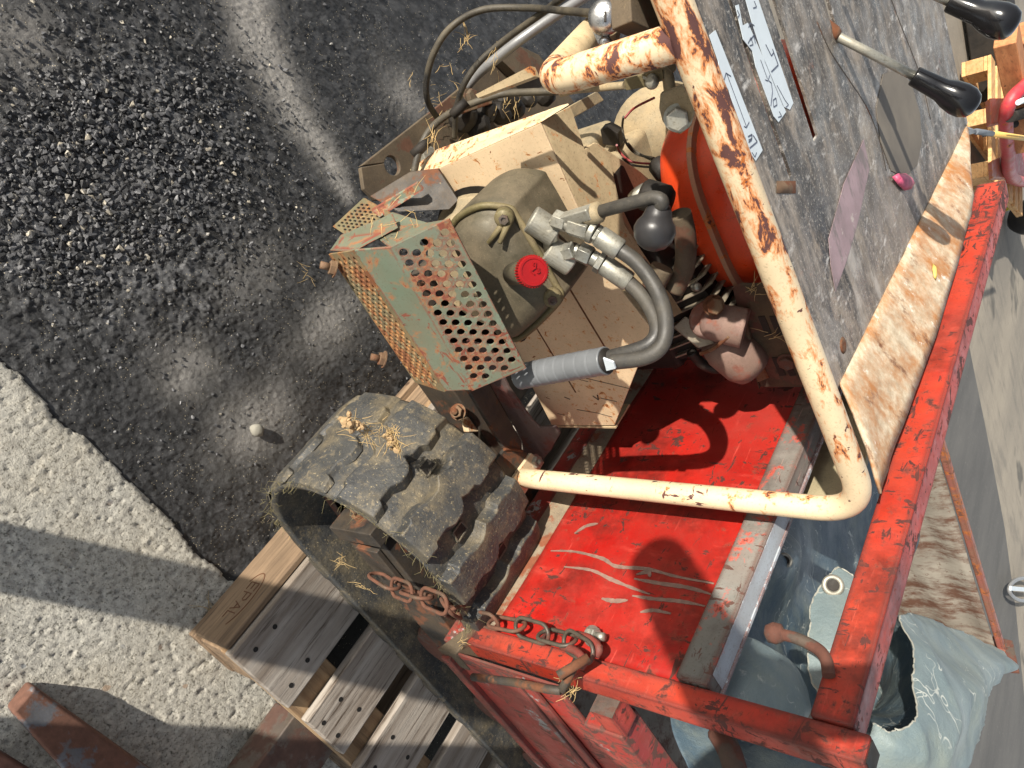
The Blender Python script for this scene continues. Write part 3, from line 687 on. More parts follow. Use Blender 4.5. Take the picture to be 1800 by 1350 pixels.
# sprocket, idlers, beam
for ty in (TY0, 1.07):
    m = MB(); m.lathe([(.112, .058), (.132, .058), (.132, .082), (.112, .082), (.112, .058)], (.60, ty + .01, .335), (0, 1, 0), 44, False); m.lathe([(.02, .06), (.06, .06), (.06, .075), (.02, .075)], (.60, ty + .01, .335), (0, 1, 0), 24, False); [m.bar((.60 + .05 * math.cos(a), ty + .078, .335 + .05 * math.sin(a)), (.60 + .118 * math.cos(a), ty + .078, .335 + .118 * math.sin(a)), .03, .012, (0, 1, 0)) for a in np.linspace(.3, 6.58, 7)[:-1]]
    wh = m.build('drive_sprocket', MT['rusty'], D, bevel=.001)
    m = MB(); m.lathe([(.02, 0), (.085, 0), (.09, .005), (.09, .09), (.085, .095), (.02, .095)], (1.62, ty + .04, .245), (0, 1, 0), 30, False); m.build('idler_wheel', MT['rusty'], D, bevel=.001)
    for x in (.92, 1.12, 1.32):
        m = MB(); m.lathe([(.015, 0), (.05, 0), (.055, .01), (.055, .09), (.05, .1), (.015, .1)], (x, ty + .04, .222), (0, 1, 0), 24, False); m.build('roller', MT['rusty'], D, bevel=.001)
    b0 = ty + .022 if ty < 1 else ty + .02
    m = MB(); m.hexa([(.575, b0, .292), (1.55, b0, .232), (1.55, b0 + .055, .232), (.575, b0 + .055, .292), (.575, b0, .385), (1.55, b0, .300), (1.55, b0 + .055, .300), (.575, b0 + .055, .385)])
    fr = m.build('track_beam', MT['black_steel'], D, bevel=.003)
    MB().box(.545, .5735, b0 - .008, b0 + .045, .292, .392).build('end_plate', MT['black_steel'], fr, bevel=.002)
    m = MB(); m.hexnut((.551, b0 + .02, .34), (-1, 0, 0), .011, .012, .012); m.build('bolt', MT['rust_orange'], fr)
    m = MB(); m.bar((.585, b0 - .005, .345), (.66, b0 - .005, .34), .008, .05); m.build('guide_bar', MT['black_steel'], fr, bevel=.0015)
# chassis between the tracks
m = MB(); m.box(.33, 1.55, .575, .612, .335, .405); m.box(.33, 1.55, .98, 1.02, .335, .405); m.box(.345, .385, .612, .98, .34, .40); m.box(1.2, 1.25, .40, 1.17, .30, .36)
m.build('chassis', MT['black_steel'], D, bevel=.003)
MB().box(.40, .66, .63, .97, .30, .332).build('belly_plate', MT['dark'], D, bevel=.002)

# tray: headboard in the plane x = .72
HX = .716
def hb(py, z, dx=0): return (HX + dx, py, z)
# sheet with a faint waviness
m = MB(); YS0, YS1, ZS0, ZS1 = .338, 1.262, .500, .800
def sheet(u, v):
    y = YS0 + (YS1 - YS0) * u; z = ZS0 + (ZS1 - ZS0) * v
    return (HX + .014 + .0030 * math.sin(y * 7 + .4) * math.sin(v * math.pi) + .0022 * mnoise.noise(Vector((y * 9, z * 9, 0))), y, z)
m.grid(sheet, 60, 22)
hbd = m.build('headboard_sheet', MT['red'], D, solid=.003)
def part(mb, name, mt, par=D, **k): return mb.build(name, MT[mt], par, **k)
part(MB().box(HX, HX + .012, .336, 1.262, .437, .474), 'bottom_flange', 'red_scraped', bevel=.002)
m = MB(); m.plate([(HX + .0005, .337, .4745), (HX + .0005, 1.261, .4745), (HX + .012, 1.261, .503), (HX + .012, .337, .503)], (.004, 0, 0)); part(m, 'weld_ledge', 'ledge', bevel=.0012)
part(MB().box(HX + .0125, HX + .06, .336, 1.262, .430, .470), 'sill_beam', 'red_scraped', bevel=.003)
pst = part(MB().box(HX, HX + .034, .306, .3345, .475, 1.0), 'headboard_post', 'red_frame', bevel=.0025)
part(MB().box(HX, HX + .034, 1.2625, 1.292, .475, .944), 'headboard_post', 'red_frame', bevel=.0025)
m = MB(); y0r, y1r = .335, 1.308
m.hexa([(HX - .004, y0r, .944), (HX + .034, y0r, .944), (HX + .034, y1r, .944), (HX - .004, y1r, .944), (HX - .004, y0r, .985), (HX + .034, y0r, .985), (HX + .034, y1r, .985), (HX - .004, y1r, .985)])
part(m, 'top_rail', 'red_frame', bevel=.003)
# open tube end at the top of the near post
m = MB(); m.box(HX + .004, HX + .030, .309, .3315, 1.0, 1.0012); part(m, 'tube_mouth', 'dark', pst)
m = MB(); m.bar((HX + .02, 1.308, .965), (HX + .02, 1.322, .965), .034, .036); part(m, 'rail_end', 'red_scraped', bevel=.003)
mid = part(MB().box(HX - .006, HX + .026, .336, 1.262, .797, .836), 'mid_rail', 'grey_scraped', bevel=.0025)
part(MB().box(HX + .0265, HX + .032, .336, 1.26, .790, .838), 'mid_rail_back', 'pale_zinc', bevel=.001)
m = MB(); m.plate([(HX - .0064, .5665, .7968), (HX - .0064, .70, .7968), (HX - .0064, .70, .8364), (HX - .0064, .5665, .8364)], (.0003, 0, 0))
# top face of the mid rail, bare pale strip
m = MB(); m.box(HX - .003, HX + .0255, .35, .60, .8361, .8366); part(m, 'bare_strip', 'pale_zinc', mid)
# corner cap on the bottom flange
m = MB(); m.plate([P(768, 1140, x=HX - .002), P(826, 1098, x=HX - .002), P(838, 1106, x=HX - .002), P(800, 1150, x=HX - .002)], (.04, 0, 0)); part(m, 'corner_cap', 'brown_plate', bevel=.002)
m = MB(); m.plate([(HX - .001, .300, .440), (HX - .001, .3355, .440), (HX - .001, .3355, .475), (HX - .001, .300, .475)], (.03, 0, 0)); part(m, 'corner_block', 'red_scraped', bevel=.003)
# long scrapes through the paint
def scrape(pxs, w0):
    m = MB()
    pts = smooth_path([P(*p, x=HX + .0125) for p in pxs], 7); n = len(pts); vs = []
    for i, p in enumerate(pts):
        d = (pts[min(i + 1, n - 1)] - pts[max(i - 1, 0)]).normalized(); a = Vector((1, 0, 0)).cross(d).normalized()
        w_ = w0 * (math.sin(math.pi * min(max(i / (n - 1), .04), .96)) ** .5) * (1 + .45 * mnoise.noise(Vector((i * .8, w0 * 1e3, 0))))
        u = (p.y - YS0) / (YS1 - YS0); v = (p.z - ZS0) / (ZS1 - ZS0)
        for sgn in (-1, 1):
            q = p + a * w_ * sgn; x = sheet((q.y - YS0) / (YS1 - YS0), (q.z - ZS0) / (ZS1 - ZS0))[0] - .0021; vs.append((x, q.y, q.z))
    m.quadv(vs, [(2 * i, 2 * i + 1, 2 * i + 3, 2 * i + 2) for i in range(n - 1)]); part(m, 'paint_scrape', 'primer', hbd, solid=.0004)
for pts, w_ in (([(968, 968), (1010, 970), (1060, 984), (1085, 998), (1140, 1003), (1190, 1015), (1255, 1026)], .0027), ([(992, 997), (1040, 1004), (1075, 1020), (1110, 1034), (1143, 1046)], .0026), ([(1116, 1019), (1160, 1027), (1210, 1034), (1250, 1045)], .0030),
                ([(1112, 1048), (1150, 1054), (1195, 1058), (1240, 1066)], .0028), ([(1058, 1053), (1080, 1057), (1104, 1056)], .0032), ([(1126, 1077), (1150, 1074), (1180, 1080)], .0026), ([(1010, 938), (1030, 926), (1052, 922)], .0030), ([(1120, 1012), (1140, 1008), (1144, 1016)], .003)):
    scrape(pts, w_)
# big bare patch by the mid rail, and a ball-ended hook on the top rail
m = MB(); hk = [P(1362, 1113, x=.703), P(1400, 1122, x=.702), P(1436, 1140, x=.702), P(1452, 1160, x=.702), P(1457, 1188, x=.703)]
m.tube(smooth_path(hk, 6), .0062, 12); m.lathe([(.002, -.011), (.009, -.008), (.0115, 0), (.009, .008), (.002, .011)], hk[0], (0, .3, 1), 16)
part(m, 'ball_hook', 'rusty')
# tray walls and floor
part(MB().box(HX + .062, 2.03, .318, 1.27, .470, .4745), 'tray_floor', 'trayin')
NY = .288
m = MB(); m.plate([(HX + .002, NY, .437), (2.03, NY, .437), (2.03, NY, .655), (HX + .002, NY, .655)], (0, .0035, 0)); sd_ = part(m, 'near_side', 'red_scraped', bevel=.001)
m = MB(); m.bar((HX + .01, NY - .004, .585), (2.03, NY - .004, .585), .012, .010); m.bar((HX + .01, NY - .004, .600), (2.03, NY - .004, .600), .006, .020); part(m, 'side_rib', 'red_scraped', sd_, bevel=.002)
m = MB(); m.bar((HX + .01, NY - .003, .452), (2.03, NY - .003, .452), .010, .020); part(m, 'lower_lip', 'red_scraped', sd_, bevel=.002)
m = MB(); m.box(.790, 2.03, NY - .006, NY + .034, .656, .715); part(m, 'side_rail', 'red_scraped', sd_, bevel=.003)
m = MB(); m.box(.747, .7895, NY - .004, NY + .026, .690, .722); part(m, 'hinge_stub', 'red_frame', sd_, bevel=.002)
m = MB(); m.plate([(.7462, NY - .004, .690), (.7462, NY + .026, .690), (.7462, NY + .026, .722), (.7462, NY - .004, .722)], (.0006, 0, 0)); part(m, 'stub_end', 'dark_steel', sd_)
m = MB(); rod = [P(832, 1190, y=.272), P(900, 1199, y=.272), P(960, 1211, y=.272), P(986, 1214, y=.276)]
m.tube(smooth_path(rod, 5), .0052, 12); m.tube([P(986, 1214, y=.276), P(1000, 1190, y=.290), P(1015, 1160, y=.31)], .005, 10); part(m, 'latch_rod', 'black_steel')
m = MB(); m.lathe([(.0055, -.02), (.0055, .02)], P(1008, 1172, y=.298), (.1, .6, .4), 14); part(m, 'latch_pin', 'black_steel')
FY = 1.272
m = MB(); m.grid(lambda u, v: (HX + .04 + 1.30 * u, FY - .004 + .004 * math.sin(v * 19 + 2 * math.sin(u * 5)) + .003 * mnoise.noise(Vector((u * 9, v * 5, 2))), .475 + .30 * v), 50, 16); fs_ = part(m, 'far_side', 'trayin', solid=.003)
m = MB(); m.bar((HX + .04, FY + .004, .786), (2.055, FY + .004, .786), .017, .017); part(m, 'far_rail', 'dull_edge', fs_, bevel=.003)
m = MB(); q0, q1 = Vector((2.045, FY, .780)), Vector((2.05, .30, .505))
m.plate([q0, q1, (2.05, .30, .47), (2.045, FY, .47)], (.004, 0, 0)); fr_ = part(m, 'front_wall', 'trayin')
m = MB(); m.bar(q0 + V(.002, 0, .008), q1 + V(.002, 0, .008), .026, .022); part(m, 'front_rail', 'dull_edge', fr_, bevel=.003)
m = MB(); m.plate([P(1745, 1118, x=2.06), P(1780, 1126, x=2.06), P(1792, 1182, x=2.06), P(1760, 1180, x=2.06), P(1738, 1150, x=2.06)], (.006, 0, 0)); m.lathe([(.012, 0), (.012, .003)], P(1768, 1132, x=2.057), (-1, 0, 0), 14); part(m, 'corner_lug', 'rusty', bevel=.001)
m = MB(); m.hexnut(P(1040, 1118, x=HX + .004), (-.25, 0, 1), .0105, .010, .012); part(m, 'zinc_bolt', 'zinc')
for dx in (0, 26):
    m = MB(); a_ = [P(988 + dx, 1136 - dx * .8, x=.708), P(1010 + dx, 1143 - dx * .8, x=.700), P(1027 + dx, 1160 - dx * .8, x=.698), P(1022 + dx, 1172 - dx * .8, x=.704)]
    m.tube(smooth_path(a_, 5), .0048, 10); part(m, 'chain_staple', 'red_scraped')
# U-shaped brown strap below rail seen against the tarpaulin
m = MB(); st = [P(1262, 1285, x=.80), P(1282, 1320, x=.80), P(1296, 1368, x=.80)]
m.tube(smooth_path(st, 4), .013, 10); part(m, 'rusty_strut', 'rusty')

# cream tube handle frame
foot = P(908, 839, y=.537); hcorner = P(1527, 902, z=.956)
bar = fillet([foot, hcorner, (-.25, .556, .957)], .060, 12)
pts = [bar[0] + (bar[1] - bar[0]) * k / 10 for k in range(10)] + bar[1:-1] + [bar[-2] + (bar[-1] - bar[-2]) * k / 14 for k in range(1, 15)]
ks = next(i for i, p in enumerate(pts) if p[2] > .80)
hf = part(MB().tube(pts, .0143, 24), 'handle_frame', 'cream_bar')
m = MB(); m.plate([P(894, 844, z=.478), P(929, 796, z=.478), P(952, 812, z=.478), P(918, 868, z=.478)], (0, 0, .006)); part(m, 'foot_plate', 'cream', hf, bevel=.001)
m = MB(); m.hexnut(P(940, 812, z=.482), (0, 0, 1), .0095, .009, .004); part(m, 'foot_bolt', 'zinc', hf)
# rear leg: down from the bar, then bends across to the other side
zb = .828
leg = fillet([(.137, .556, .950), (.128, .552, zb), P(1040, 56, y=.74), P(1150, -32, y=.95)], .032, 10)
part(MB().tube(leg[:12], .0146, 20), 'rear_leg', 'cream_bar', hf)
part(MB().tube(leg[11:], .0146, 20), 'cross_tube', 'cream_dusty', hf)
m = MB(); m.plate([P(836, 166, y=.60), P(932, 116, y=.60), P(940, 134, y=.60), P(840, 172, y=.60)], (.004, .006, 0)); part(m, 'cream_strip', 'cream_dusty', hf)
# bracket with a hex bolt under the bar
m = MB(); by = .578
m.plate([P(1160, 165, y=by), P(1158, 190, y=by), P(1164, 214, y=by), P(1180, 232, y=by), P(1196, 236, y=by), P(1212, 224, y=by), P(1222, 190, y=by), P(1200, 150, y=by)], (0, .005, 0)); part(m, 'bar_bracket', 'dust_alloy', hf, bevel=.001)
m = MB(); m.hexnut(P(1192, 206, y=by - .0002), (-.05, -.9, .3), .0098, .0095); part(m, 'hex_bolt', 'zinc', hf)

# control panel with lever slots
ZP = .928
def X1(y): return .575 + (y - .69) * .098
bands = [(.590, .7035, -.3, None), (.7035, .7105, .338, None), (.7105, .786, -.3, None), (.786, .802, .342, None), (.802, .927, -.3, None), (.927, .941, .290, None), (.941, 1.405, -.3, None)]
m = MB()
for y0, y1, x0, _ in bands: m.plate([(x0, y0, ZP), (X1(y0), y0, ZP), (X1(y1), y1, ZP), (x0, y1, ZP)], (0, 0, -.003))
m.box(-.3, .63, 1.402, 1.405, ZP - .05, ZP - .0031)
pan = part(m, 'control_panel', 'panel', recalc=True)
fold = [Vector((X1(.66), .66, ZP)), Vector((X1(1.40), 1.40, ZP))]
m = MB()
lipo = [P(1547, 868, x=.672), P(1562, 812, x=.676), P(1602, 705, x=.678), P(1641, 600, x=.680), P(1678, 480, x=.681), P(1704, 385, x=.680), P(1711, 342, x=.676), P(1702, 290, x=.66)]
ys = [.60, .66, .76, .88, 1.02, 1.16, 1.26, 1.34]
NN = 40
def lipf(u, v):
    t = u * (len(lipo) - 1); i = min(int(t), len(lipo) - 2); a = lipo[i].lerp(lipo[i + 1], t - i)
    f = Vector((X1(.655), .655, ZP)).lerp(Vector((X1(1.395), 1.395, ZP)), u)
    p = f.lerp(a, v); p.z += .006 * math.sin(v * math.pi) * .5 + .0015 * mnoise.noise(Vector((u * 14, v * 4, 1))); return p
m.grid(lipf, NN, 8); lip = part(m, 'panel_lip', 'lip', pan, solid=.003)
def decal(name, pxs, mt, z=ZP + .0004, th=.0004):
    mm_ = MB(); mm_.plate([P(*p, z=z) for p in pxs], (0, 0, th)); return part(mm_, name, mt, pan)
s1 = [(1246, 62), (1257, 53), (1272, 90), (1340, 264), (1328, 283), (1319, 270), (1290, 190), (1281, 160), (1264, 126), (1262, 108)]
s2 = [(1292, 10), (1298, 8), (1305, 45), (1314, 40), (1345, 110), (1381, 197), (1368, 215), (1360, 205), (1328, 118), (1322, 90), (1306, 70)]
s3 = [(1308, -8), (1330, -8), (1394, 181), (1388, 193), (1376, 187), (1345, 112), (1321, 39)]
for s_ in (s1, s2, s3): decal('white_sticker', s_, 'white')
m = MB()
def ink_line(a, c, wd=.0011): m.bar(P(*a, z=ZP + .0011), P(*c, z=ZP + .0011), wd * .7, .0003)
def poly_ink(pts, wd=.0011):
    for a, c in zip(pts[:-1], pts[1:]): ink_line(a, c, wd)
ink_line((1277, 128), (1312, 222), .0008); poly_ink([(1273, 140), (1276, 128), (1285, 134)], .001); poly_ink([(1308, 222), (1312, 224), (1317, 214)], .001)
poly_ink([(1315, 240), (1322, 236), (1321, 246), (1316, 250)], .0016); poly_ink([(1318, 260), (1331, 249), (1324, 238)], .0016)
poly_ink([(1316, 246), (1322, 243)], .0012); poly_ink([(1322, 268), (1327, 276), (1330, 268)], .001)
ink_line((1319, 40), (1330, 70), .0008); poly_ink([(1316, 48), (1319, 40), (1326, 45)], .001)
poly_ink([(1315, 76), (1320, 66), (1324, 78), (1318, 80)], .0011); poly_ink([(1319, 70), (1325, 62), (1328, 76)], .0014)
poly_ink([(1346, 78), (1356, 98), (1360, 92)], .0014); poly_ink([(1356, 126), (1368, 114), (1358, 86)], .0018)
ink_line((1337, 105), (1349, 138), .0008); poly_ink([(1345, 140), (1350, 142), (1353, 132)], .001); poly_ink([(1355, 186), (1358, 160), (1356, 146), (1352, 142)], .0013)
poly_ink([(1359, 176), (1364, 172), (1366, 184), (1360, 188), (1359, 176)], .0013); ink_line((1366, 150), (1380, 176), .0008); poly_ink([(1370, 196), (1374, 204), (1368, 206)], .0012)
poly_ink([(1296, 18), (1300, 26), (1297, 30)], .0011); poly_ink([(1326, 2), (1330, 12), (1324, 14)], .0013); poly_ink([(1380, 176), (1386, 184), (1382, 188)], .001)
tag(part(m, 'sticker_print', 'ink', pan), kind='stuff')
decal('mauve_patch', [(1518, 245), (1528, 296), (1508, 389), (1489, 455), (1468, 513), (1460, 467), (1456, 420), (1470, 370), (1483, 323)], 'mauve')
decal('dust_patch', [(1552, 130), (1580, 122), (1602, 148), (1617, 200), (1620, 250), (1612, 290), (1590, 312), (1566, 300), (1548, 250), (1540, 190)], 'dustpatch')
m = MB()
for pl in ([(1434, 38), (1456, 88), (1490, 140), (1520, 186), (1542, 240), (1556, 300)], [(1563, -6), (1580, 40), (1600, 90), (1618, 140), (1634, 210)]):
    pts_ = smooth_path([P(*p, z=ZP - .0012) for p in pl], 5); part(MB().tube(pts_, .0018, 8), 'panel_crease', 'black_steel', pan)
m = MB(); m.lathe([(.010, 0), (.006, .0015), (.002, .0006)], P(1482, 607, z=ZP), (0, 0, 1), 16); part(m, 'rivet', 'rust_orange', pan)
m = MB(); m.grid(lambda u, v: P(1365 + 34 * u, 318 + 22 * v, z=ZP + .0006 + .003 * math.sin(u * math.pi) * math.sin(v * math.pi)), 7, 7); part(m, 'rust_blister', 'rust_orange', pan)
# levers with black knobs
def lever(base, mid_, tip, kr, label):
    base, mid_, tip = Vector(base), Vector(mid_), Vector(tip); ax = (tip - base).normalized()
    m = MB(); m.tube([base - ax * .05, mid_], .0052, 14); lv = part(m, 'control_lever', 'zinc'); lv['label'] = label
    m = MB(); m.lathe([(.0052, -.012), (.0105, -.006), (.0115, .002), (.0095, .016), (.0062, .021)], base, ax, 16); part(m, 'rusty_collar', 'rust_orange', lv)
    L = (tip - mid_).length; r = kr
    prof = [(r * .56, 0), (r * .60, .002), (r * .66, L * .30), (r * .70, L * .44), (r * .88, L * .56), (r, L * .72), (r * .97, L * .84), (r * .78, L * .94), (r * .45, L * .99), (r * .2, L)]
    m = MB(); m.lathe(prof, mid_ - ax * .004, ax, 28); part(m, 'lever_knob', 'knob', lv); return lv
b0 = P(1445, 50, y=.933); lever(b0, P(1612, 136, y=.933), P(1723, 192, y=.933), .0178, 'lever with scratched steel rod and black knob, beside the mauve patch')
lever(P(1560, -50, y=.945), P(1676, 5, y=.935), P(1800, 42, y=.925), .0178, 'lever at the upper far edge of the panel, only its black knob in view')

# cream engine cover: folded sheet, side face on y = CY
CY = .652
def cy(px, py, y=CY): return P(px, py, y=y)
side = [cy(760, 302), cy(950, 216), cy(1013, 360), cy(1095, 515), cy(1147, 580), cy(1080, 748), cy(970, 748), cy(935, 680), cy(880, 590), cy(800, 420)]
m = MB(); m.plate(side, (0, .003, 0)); cov = part(m, 'engine_cover', 'cream_cover', bevel=.001)
zt = cy(1013, 360).z
top = [cy(950, 216) + V(0, .0032, 0), cy(1013, 360) + V(0, .0032, 0), cy(1095, 515) + V(0, .0032, 0), cy(1147, 580) + V(0, .0032, 0), P(1200, 549, z=cy(1147, 580).z), P(1098, 395, z=zt + .002), P(1072, 278, z=zt), P(1046, 250, z=zt), P(1028, 262, z=zt), P(1003, 186, z=zt)]
m = MB(); m.plate(top, (0, 0, -.003)); part(m, 'cover_top', 'cream_dusty', cov, bevel=.0008)
m = MB(); zc = zt - .012; m.plate([P(*p, z=zc) for p in ((1026, 258), (1050, 250), (1078, 270), (1125, 300), (1165, 335), (1150, 420), (1120, 430), (1060, 330))], (0, 0, -.006)); part(m, 'dusty_shroud', 'cream_dusty', cov, bevel=.002)
rx = cy(950, 216).x - .0035
m = MB(); m.plate([cy(757, 303), cy(950, 215), P(1000, 184, y=CY + .035), P(985, 188, y=CY + .03), P(770, 264, y=CY + .03), P(722, 300, y=CY + .025)], (-.001, .002, -.002)); part(m, 'cover_rear', 'cream', cov)
m = MB(); m.plate([(cy(1080, 748).x + .003, CY, cy(970, 748).z - .003), (cy(1080, 748).x + .003, CY, cy(1080, 748).z), (cy(1080, 748).x + .003, CY + .05, cy(1080, 748).z), (cy(1080, 748).x + .003, CY + .05, cy(970, 748).z)], (.003, 0, 0)); part(m, 'cover_front', 'cream_dusty', cov)
# rusty slots pressed into the cover
for a, c, wd in (((934, 562), (1012, 690), .0022), ((992, 492), (1068, 618), .0026), ((908, 540), (930, 575), .002)):
    m = MB(); m.bar(cy(*a, CY - .0003), cy(*c, CY - .0003), wd, .0006, (0, 1, 0)); part(m, 'rusty_slot', 'rust_orange', cov)
m = MB()
for pl, wd in (([(1018, 662), (1060, 672), (1110, 684)], .0014), ([(1014, 666), (1034, 671)], .0011), ([(1014, 720), (1050, 726), (1076, 733)], .0014), ([(1042, 696), (1052, 703), (1050, 694)], .0030), ([(1056, 700), (1084, 706)], .0014), ([(980, 727), (993, 730)], .0014), ([(992, 698), (1002, 702)], .0022)):
    for a, c in zip(pl[:-1], pl[1:]): m.bar(cy(*a, CY - .0003), cy(*c, CY - .0003), wd * .7, .0004, (0, 1, 0))
tag(part(m, 'paint_scratches', 'dark_steel', cov), kind='stuff')
m = MB(); m.bar(cy(926, 582, CY - .012), cy(916, 596, CY - .03), .008, .008, (0, 1, 0)); part(m, 'stud', 'dark', cov)
# arched black gap round the pump flange
fc = cy(880, 450); m = MB()
m.lathe([(.098, 0), (.098, .0006)], fc + V(-.004, -.0006, .004), (0, -1, 0), 48, False); part(m, 'cover_opening', 'dark', cov)

# hydraulic pump
m = MB(); m.lathe([(.094, .0), (.094, .010), (.088, .016), (.080, .05)], fc + V(0, -.001, 0), (0, -1, 0), 48, False); pmp = part(m, 'hydraulic_pump', 'dust_alloy', bevel=.002)
def pp(px, py, y): return P(px, py, y=y)
outl = [(790, 400), (806, 380), (845, 362), (893, 366), (906, 380), (935, 428), (975, 500), (986, 520), (975, 540), (935, 580), (905, 600), (880, 585), (850, 520), (815, 450)]
yo = [.548, .552, .558, .566, .566, .562, .560, .558, .552, .540, .534, .532, .536, .542]
cen = sum((pp(*p, y) for p, y in zip(outl, yo)), Vector()) / len(outl)
rings = []
for sc, dy in ((1.02, .075), (1.03, .03), (1.03, .008), (1.0, .002), (.93, -.001), (.90, -.006), (.84, -.016), (.60, -.022), (.25, -.024)):
    rg = []
    ring0 = smooth_path([pp(*p, y) for p, y in zip(outl, yo)] + [pp(*outl[0], yo[0])], 4)[:-1]
    for q in ring0: rg.append(cen + (q - cen) * sc + V(0, dy, 0))
    rings.append(rg)
k = len(rings[0]); vs = [v for r in rings for v in r]; fs = [(i * k + q, i * k + (q + 1) % k, (i + 1) * k + (q + 1) % k, (i + 1) * k + q) for i in range(len(rings) - 1) for q in range(k)]
fs.append(tuple((len(rings) - 1) * k + q for q in range(k)))
m = MB(); m.quadv(vs, fs, True); part(m, 'pump_housing', 'pump', pmp)
m = MB(); ring0 = smooth_path([pp(*p, y - .0015) for p, y in zip(outl, yo)] + [pp(*outl[0], yo[0] - .0015)], 4)[:-1]
m.tube([cen + (q - cen) * .985 + V(0, .0022, 0) for q in ring0], .0040, 8, closed=True); part(m, 'cover_rim', 'pump_ridge', pmp)
for (a, c) in (((895, 380), (858, 428)), ((897, 384), (878, 428))):
    m = MB(); pa, pc = pp(*a, .556), pp(*c, .533); m.tube([pa, pc], [.0045, .0025], 8); part(m, 'casting_rib', 'pump_ridge', pmp)
for p, y in (((887, 381), .556), ((972, 522), .550)):
    m = MB(); m.lathe([(.0105, -.006), (.0105, .006), (.0085, .009)], pp(*p, y), (-.1, -.8, .5), 18); part(m, 'bolt_boss', 'pump_ridge', pmp)
    m = MB(); m.lathe([(.0055, .0), (.0055, .003), (.003, .0032), (.0028, .0015)], pp(*p, y) + V(-.001, -.008, .005), (-.1, -.8, .5), 6, False); part(m, 'socket_screw', 'dark_steel', pmp)
m = MB(); m.hexnut(cy(872, 342, .632), (-.35, -.3, .85), .0105, .012, .004); part(m, 'flange_bolt', 'zinc', pmp)
m = MB(); m.tube([cy(878, 352, .636), cy(905, 372, .628)], .004, 8); part(m, 'flange_rib', 'dust_alloy', pmp)
cb, ct = pp(908, 481, .530), pp(938, 477, .497); ax = (ct - cb).normalized()
m = MB(); m.lathe([(.0125, -.012), (.0125, (ct - cb).length - .008)], cb, ax, 20); part(m, 'filler_neck', 'pump', pmp)
m = MB()
n_ = 40; cl = (ct - cb).length; prof = [(.0150, cl - .014), (.0155, cl - .012), (.0155, cl - .001), (.0142, cl + .001), (.0122, cl + .001), (.0119, cl + .0002)]
m.lathe(prof, cb, ax, 36, False)
capo = part(m, 'filler_cap', 'cap', pmp)
m = MB(); u_ = ax.orthogonal().normalized(); v_ = ax.cross(u_)
for i in range(36):
    a = 2 * math.pi * i / 36; p = cb + (u_ * math.cos(a) + v_ * math.sin(a)) * .0157; m.bar(p + ax * (cl - .013), p + ax * (cl - .001), .0012, .0012, u_ + v_ * .01)
tag(part(m, 'cap_ribs', 'cap', pmp), kind='stuff')
m = MB(); upi = Vector(RC[0]); cc = cb + ax * (cl + .0013); dn = (Vector(-RC[1]) - ax * Vector(-RC[1]).dot(ax)).normalized(); rt = ax.cross(dn) * -1
glyph(m, GL['<'], cc + dn * -.003 + rt * -.003, rt, dn, .006, .0012, .001); glyph(m, GL['9'], cc + dn * .0025 + rt * -.0015, rt, dn, .006, .0012, .001); glyph(m, GL['3'], cc + dn * -.0015 + rt * .003, rt, dn, .005, .0012, .001)
tag(part(m, 'cap_marks', 'cap', pmp), kind='stuff')

# valve body, fittings and hoses
YF = .575
def yf(px, py, y=YF): return P(px, py, y=y)
m = MB(); m.lathe([(.0138, -.016), (.015, -.0145), (.015, .0145), (.0138, .016)], yf(955, 398), (.9, .2, .5), 28, False); m.lathe([(.0138, -.016), (.015, -.0145), (.015, .0145), (.0138, .016)], yf(985, 450), (.9, .2, .5), 28, False); m.lathe([(.0085, -.02), (.0085, .02)], yf(968, 420), (.6, .1, -.4), 18)
vb = part(m, 'valve_block', 'zinc')
m = MB(); m.bar(yf(972, 392), yf(1040, 372), .013, .013); part(m, 'valve_arm', 'zinc', vb, bevel=.002)
def fitting(path, rr, mt='zinc'):
    pts = [yf(*p) for p in path]
    for a, c, (r, six) in zip(pts[:-1], pts[1:], rr):
        d = (c - a); m = MB(); L = d.length; m.lathe([(r * .93, 0), (r, L * .08), (r, L * .92), (r * .93, L)], a, d, 6 if six else 18, not six); part(m, 'hose_fitting', mt, vb, bevel=.0006)
fitting([(974, 384), (996, 392), (1002, 394), (1036, 405), (1046, 410), (1052, 414), (1090, 440)], [(.0105, 1), (.008, 0), (.0118, 1), (.0122, 0), (.0105, 1), (.0115, 0)])
fitting([(990, 446), (1012, 440), (1018, 442), (1040, 452), (1050, 458), (1060, 464), (1106, 496)], [(.0108, 1), (.008, 0), (.0115, 1), (.0085, 0), (.0125, 1), (.0112, 0)])
def hose(name, pts, r, mt, par=D, n=12, k=8):
    return part(MB().tube(smooth_path(pts, k), r, n), name, mt, par)
hose('hydraulic_hose', [P(1084, 436, y=.575), P(1120, 462, y=.57), P(1150, 502, y=.56), P(1167, 545, y=.545), P(1170, 585, y=.53), P(1158, 614, y=.515), P(1128, 630, y=.505), P(1075, 637, y=.50)], .0080, 'hose')
hose('hydraulic_hose', [P(1100, 492, y=.575), P(1130, 522, y=.565), P(1150, 556, y=.55), P(1155, 584, y=.535), P(1140, 606, y=.522), P(1110, 618, y=.515), P(1072, 628, y=.512)], .0080, 'hose')
a_, c_ = P(1066, 634, y=.505), P(915, 662, y=.500)
m = MB(); nT = 120; pts = []; rs = []
for i in range(nT):
    t = i / (nT - 1); pts.append(a_.lerp(c_, t) + V(0, 0, -.006 * math.sin(t * math.pi))); rs.append(.0150 + .0003 * (1 if (i % 13) > 0 else -1.6) - .0004 * ((i % 13) / 13))
m.tube(pts, rs, 22); slv = part(m, 'spiral_sleeve', 'wrap')
m = MB(); m.lathe([(.0135, 0), (.0135, .001)], a_ + (a_ - c_).normalized() * .0001, (a_ - c_), 20); part(m, 'sleeve_mouth', 'dark', slv)
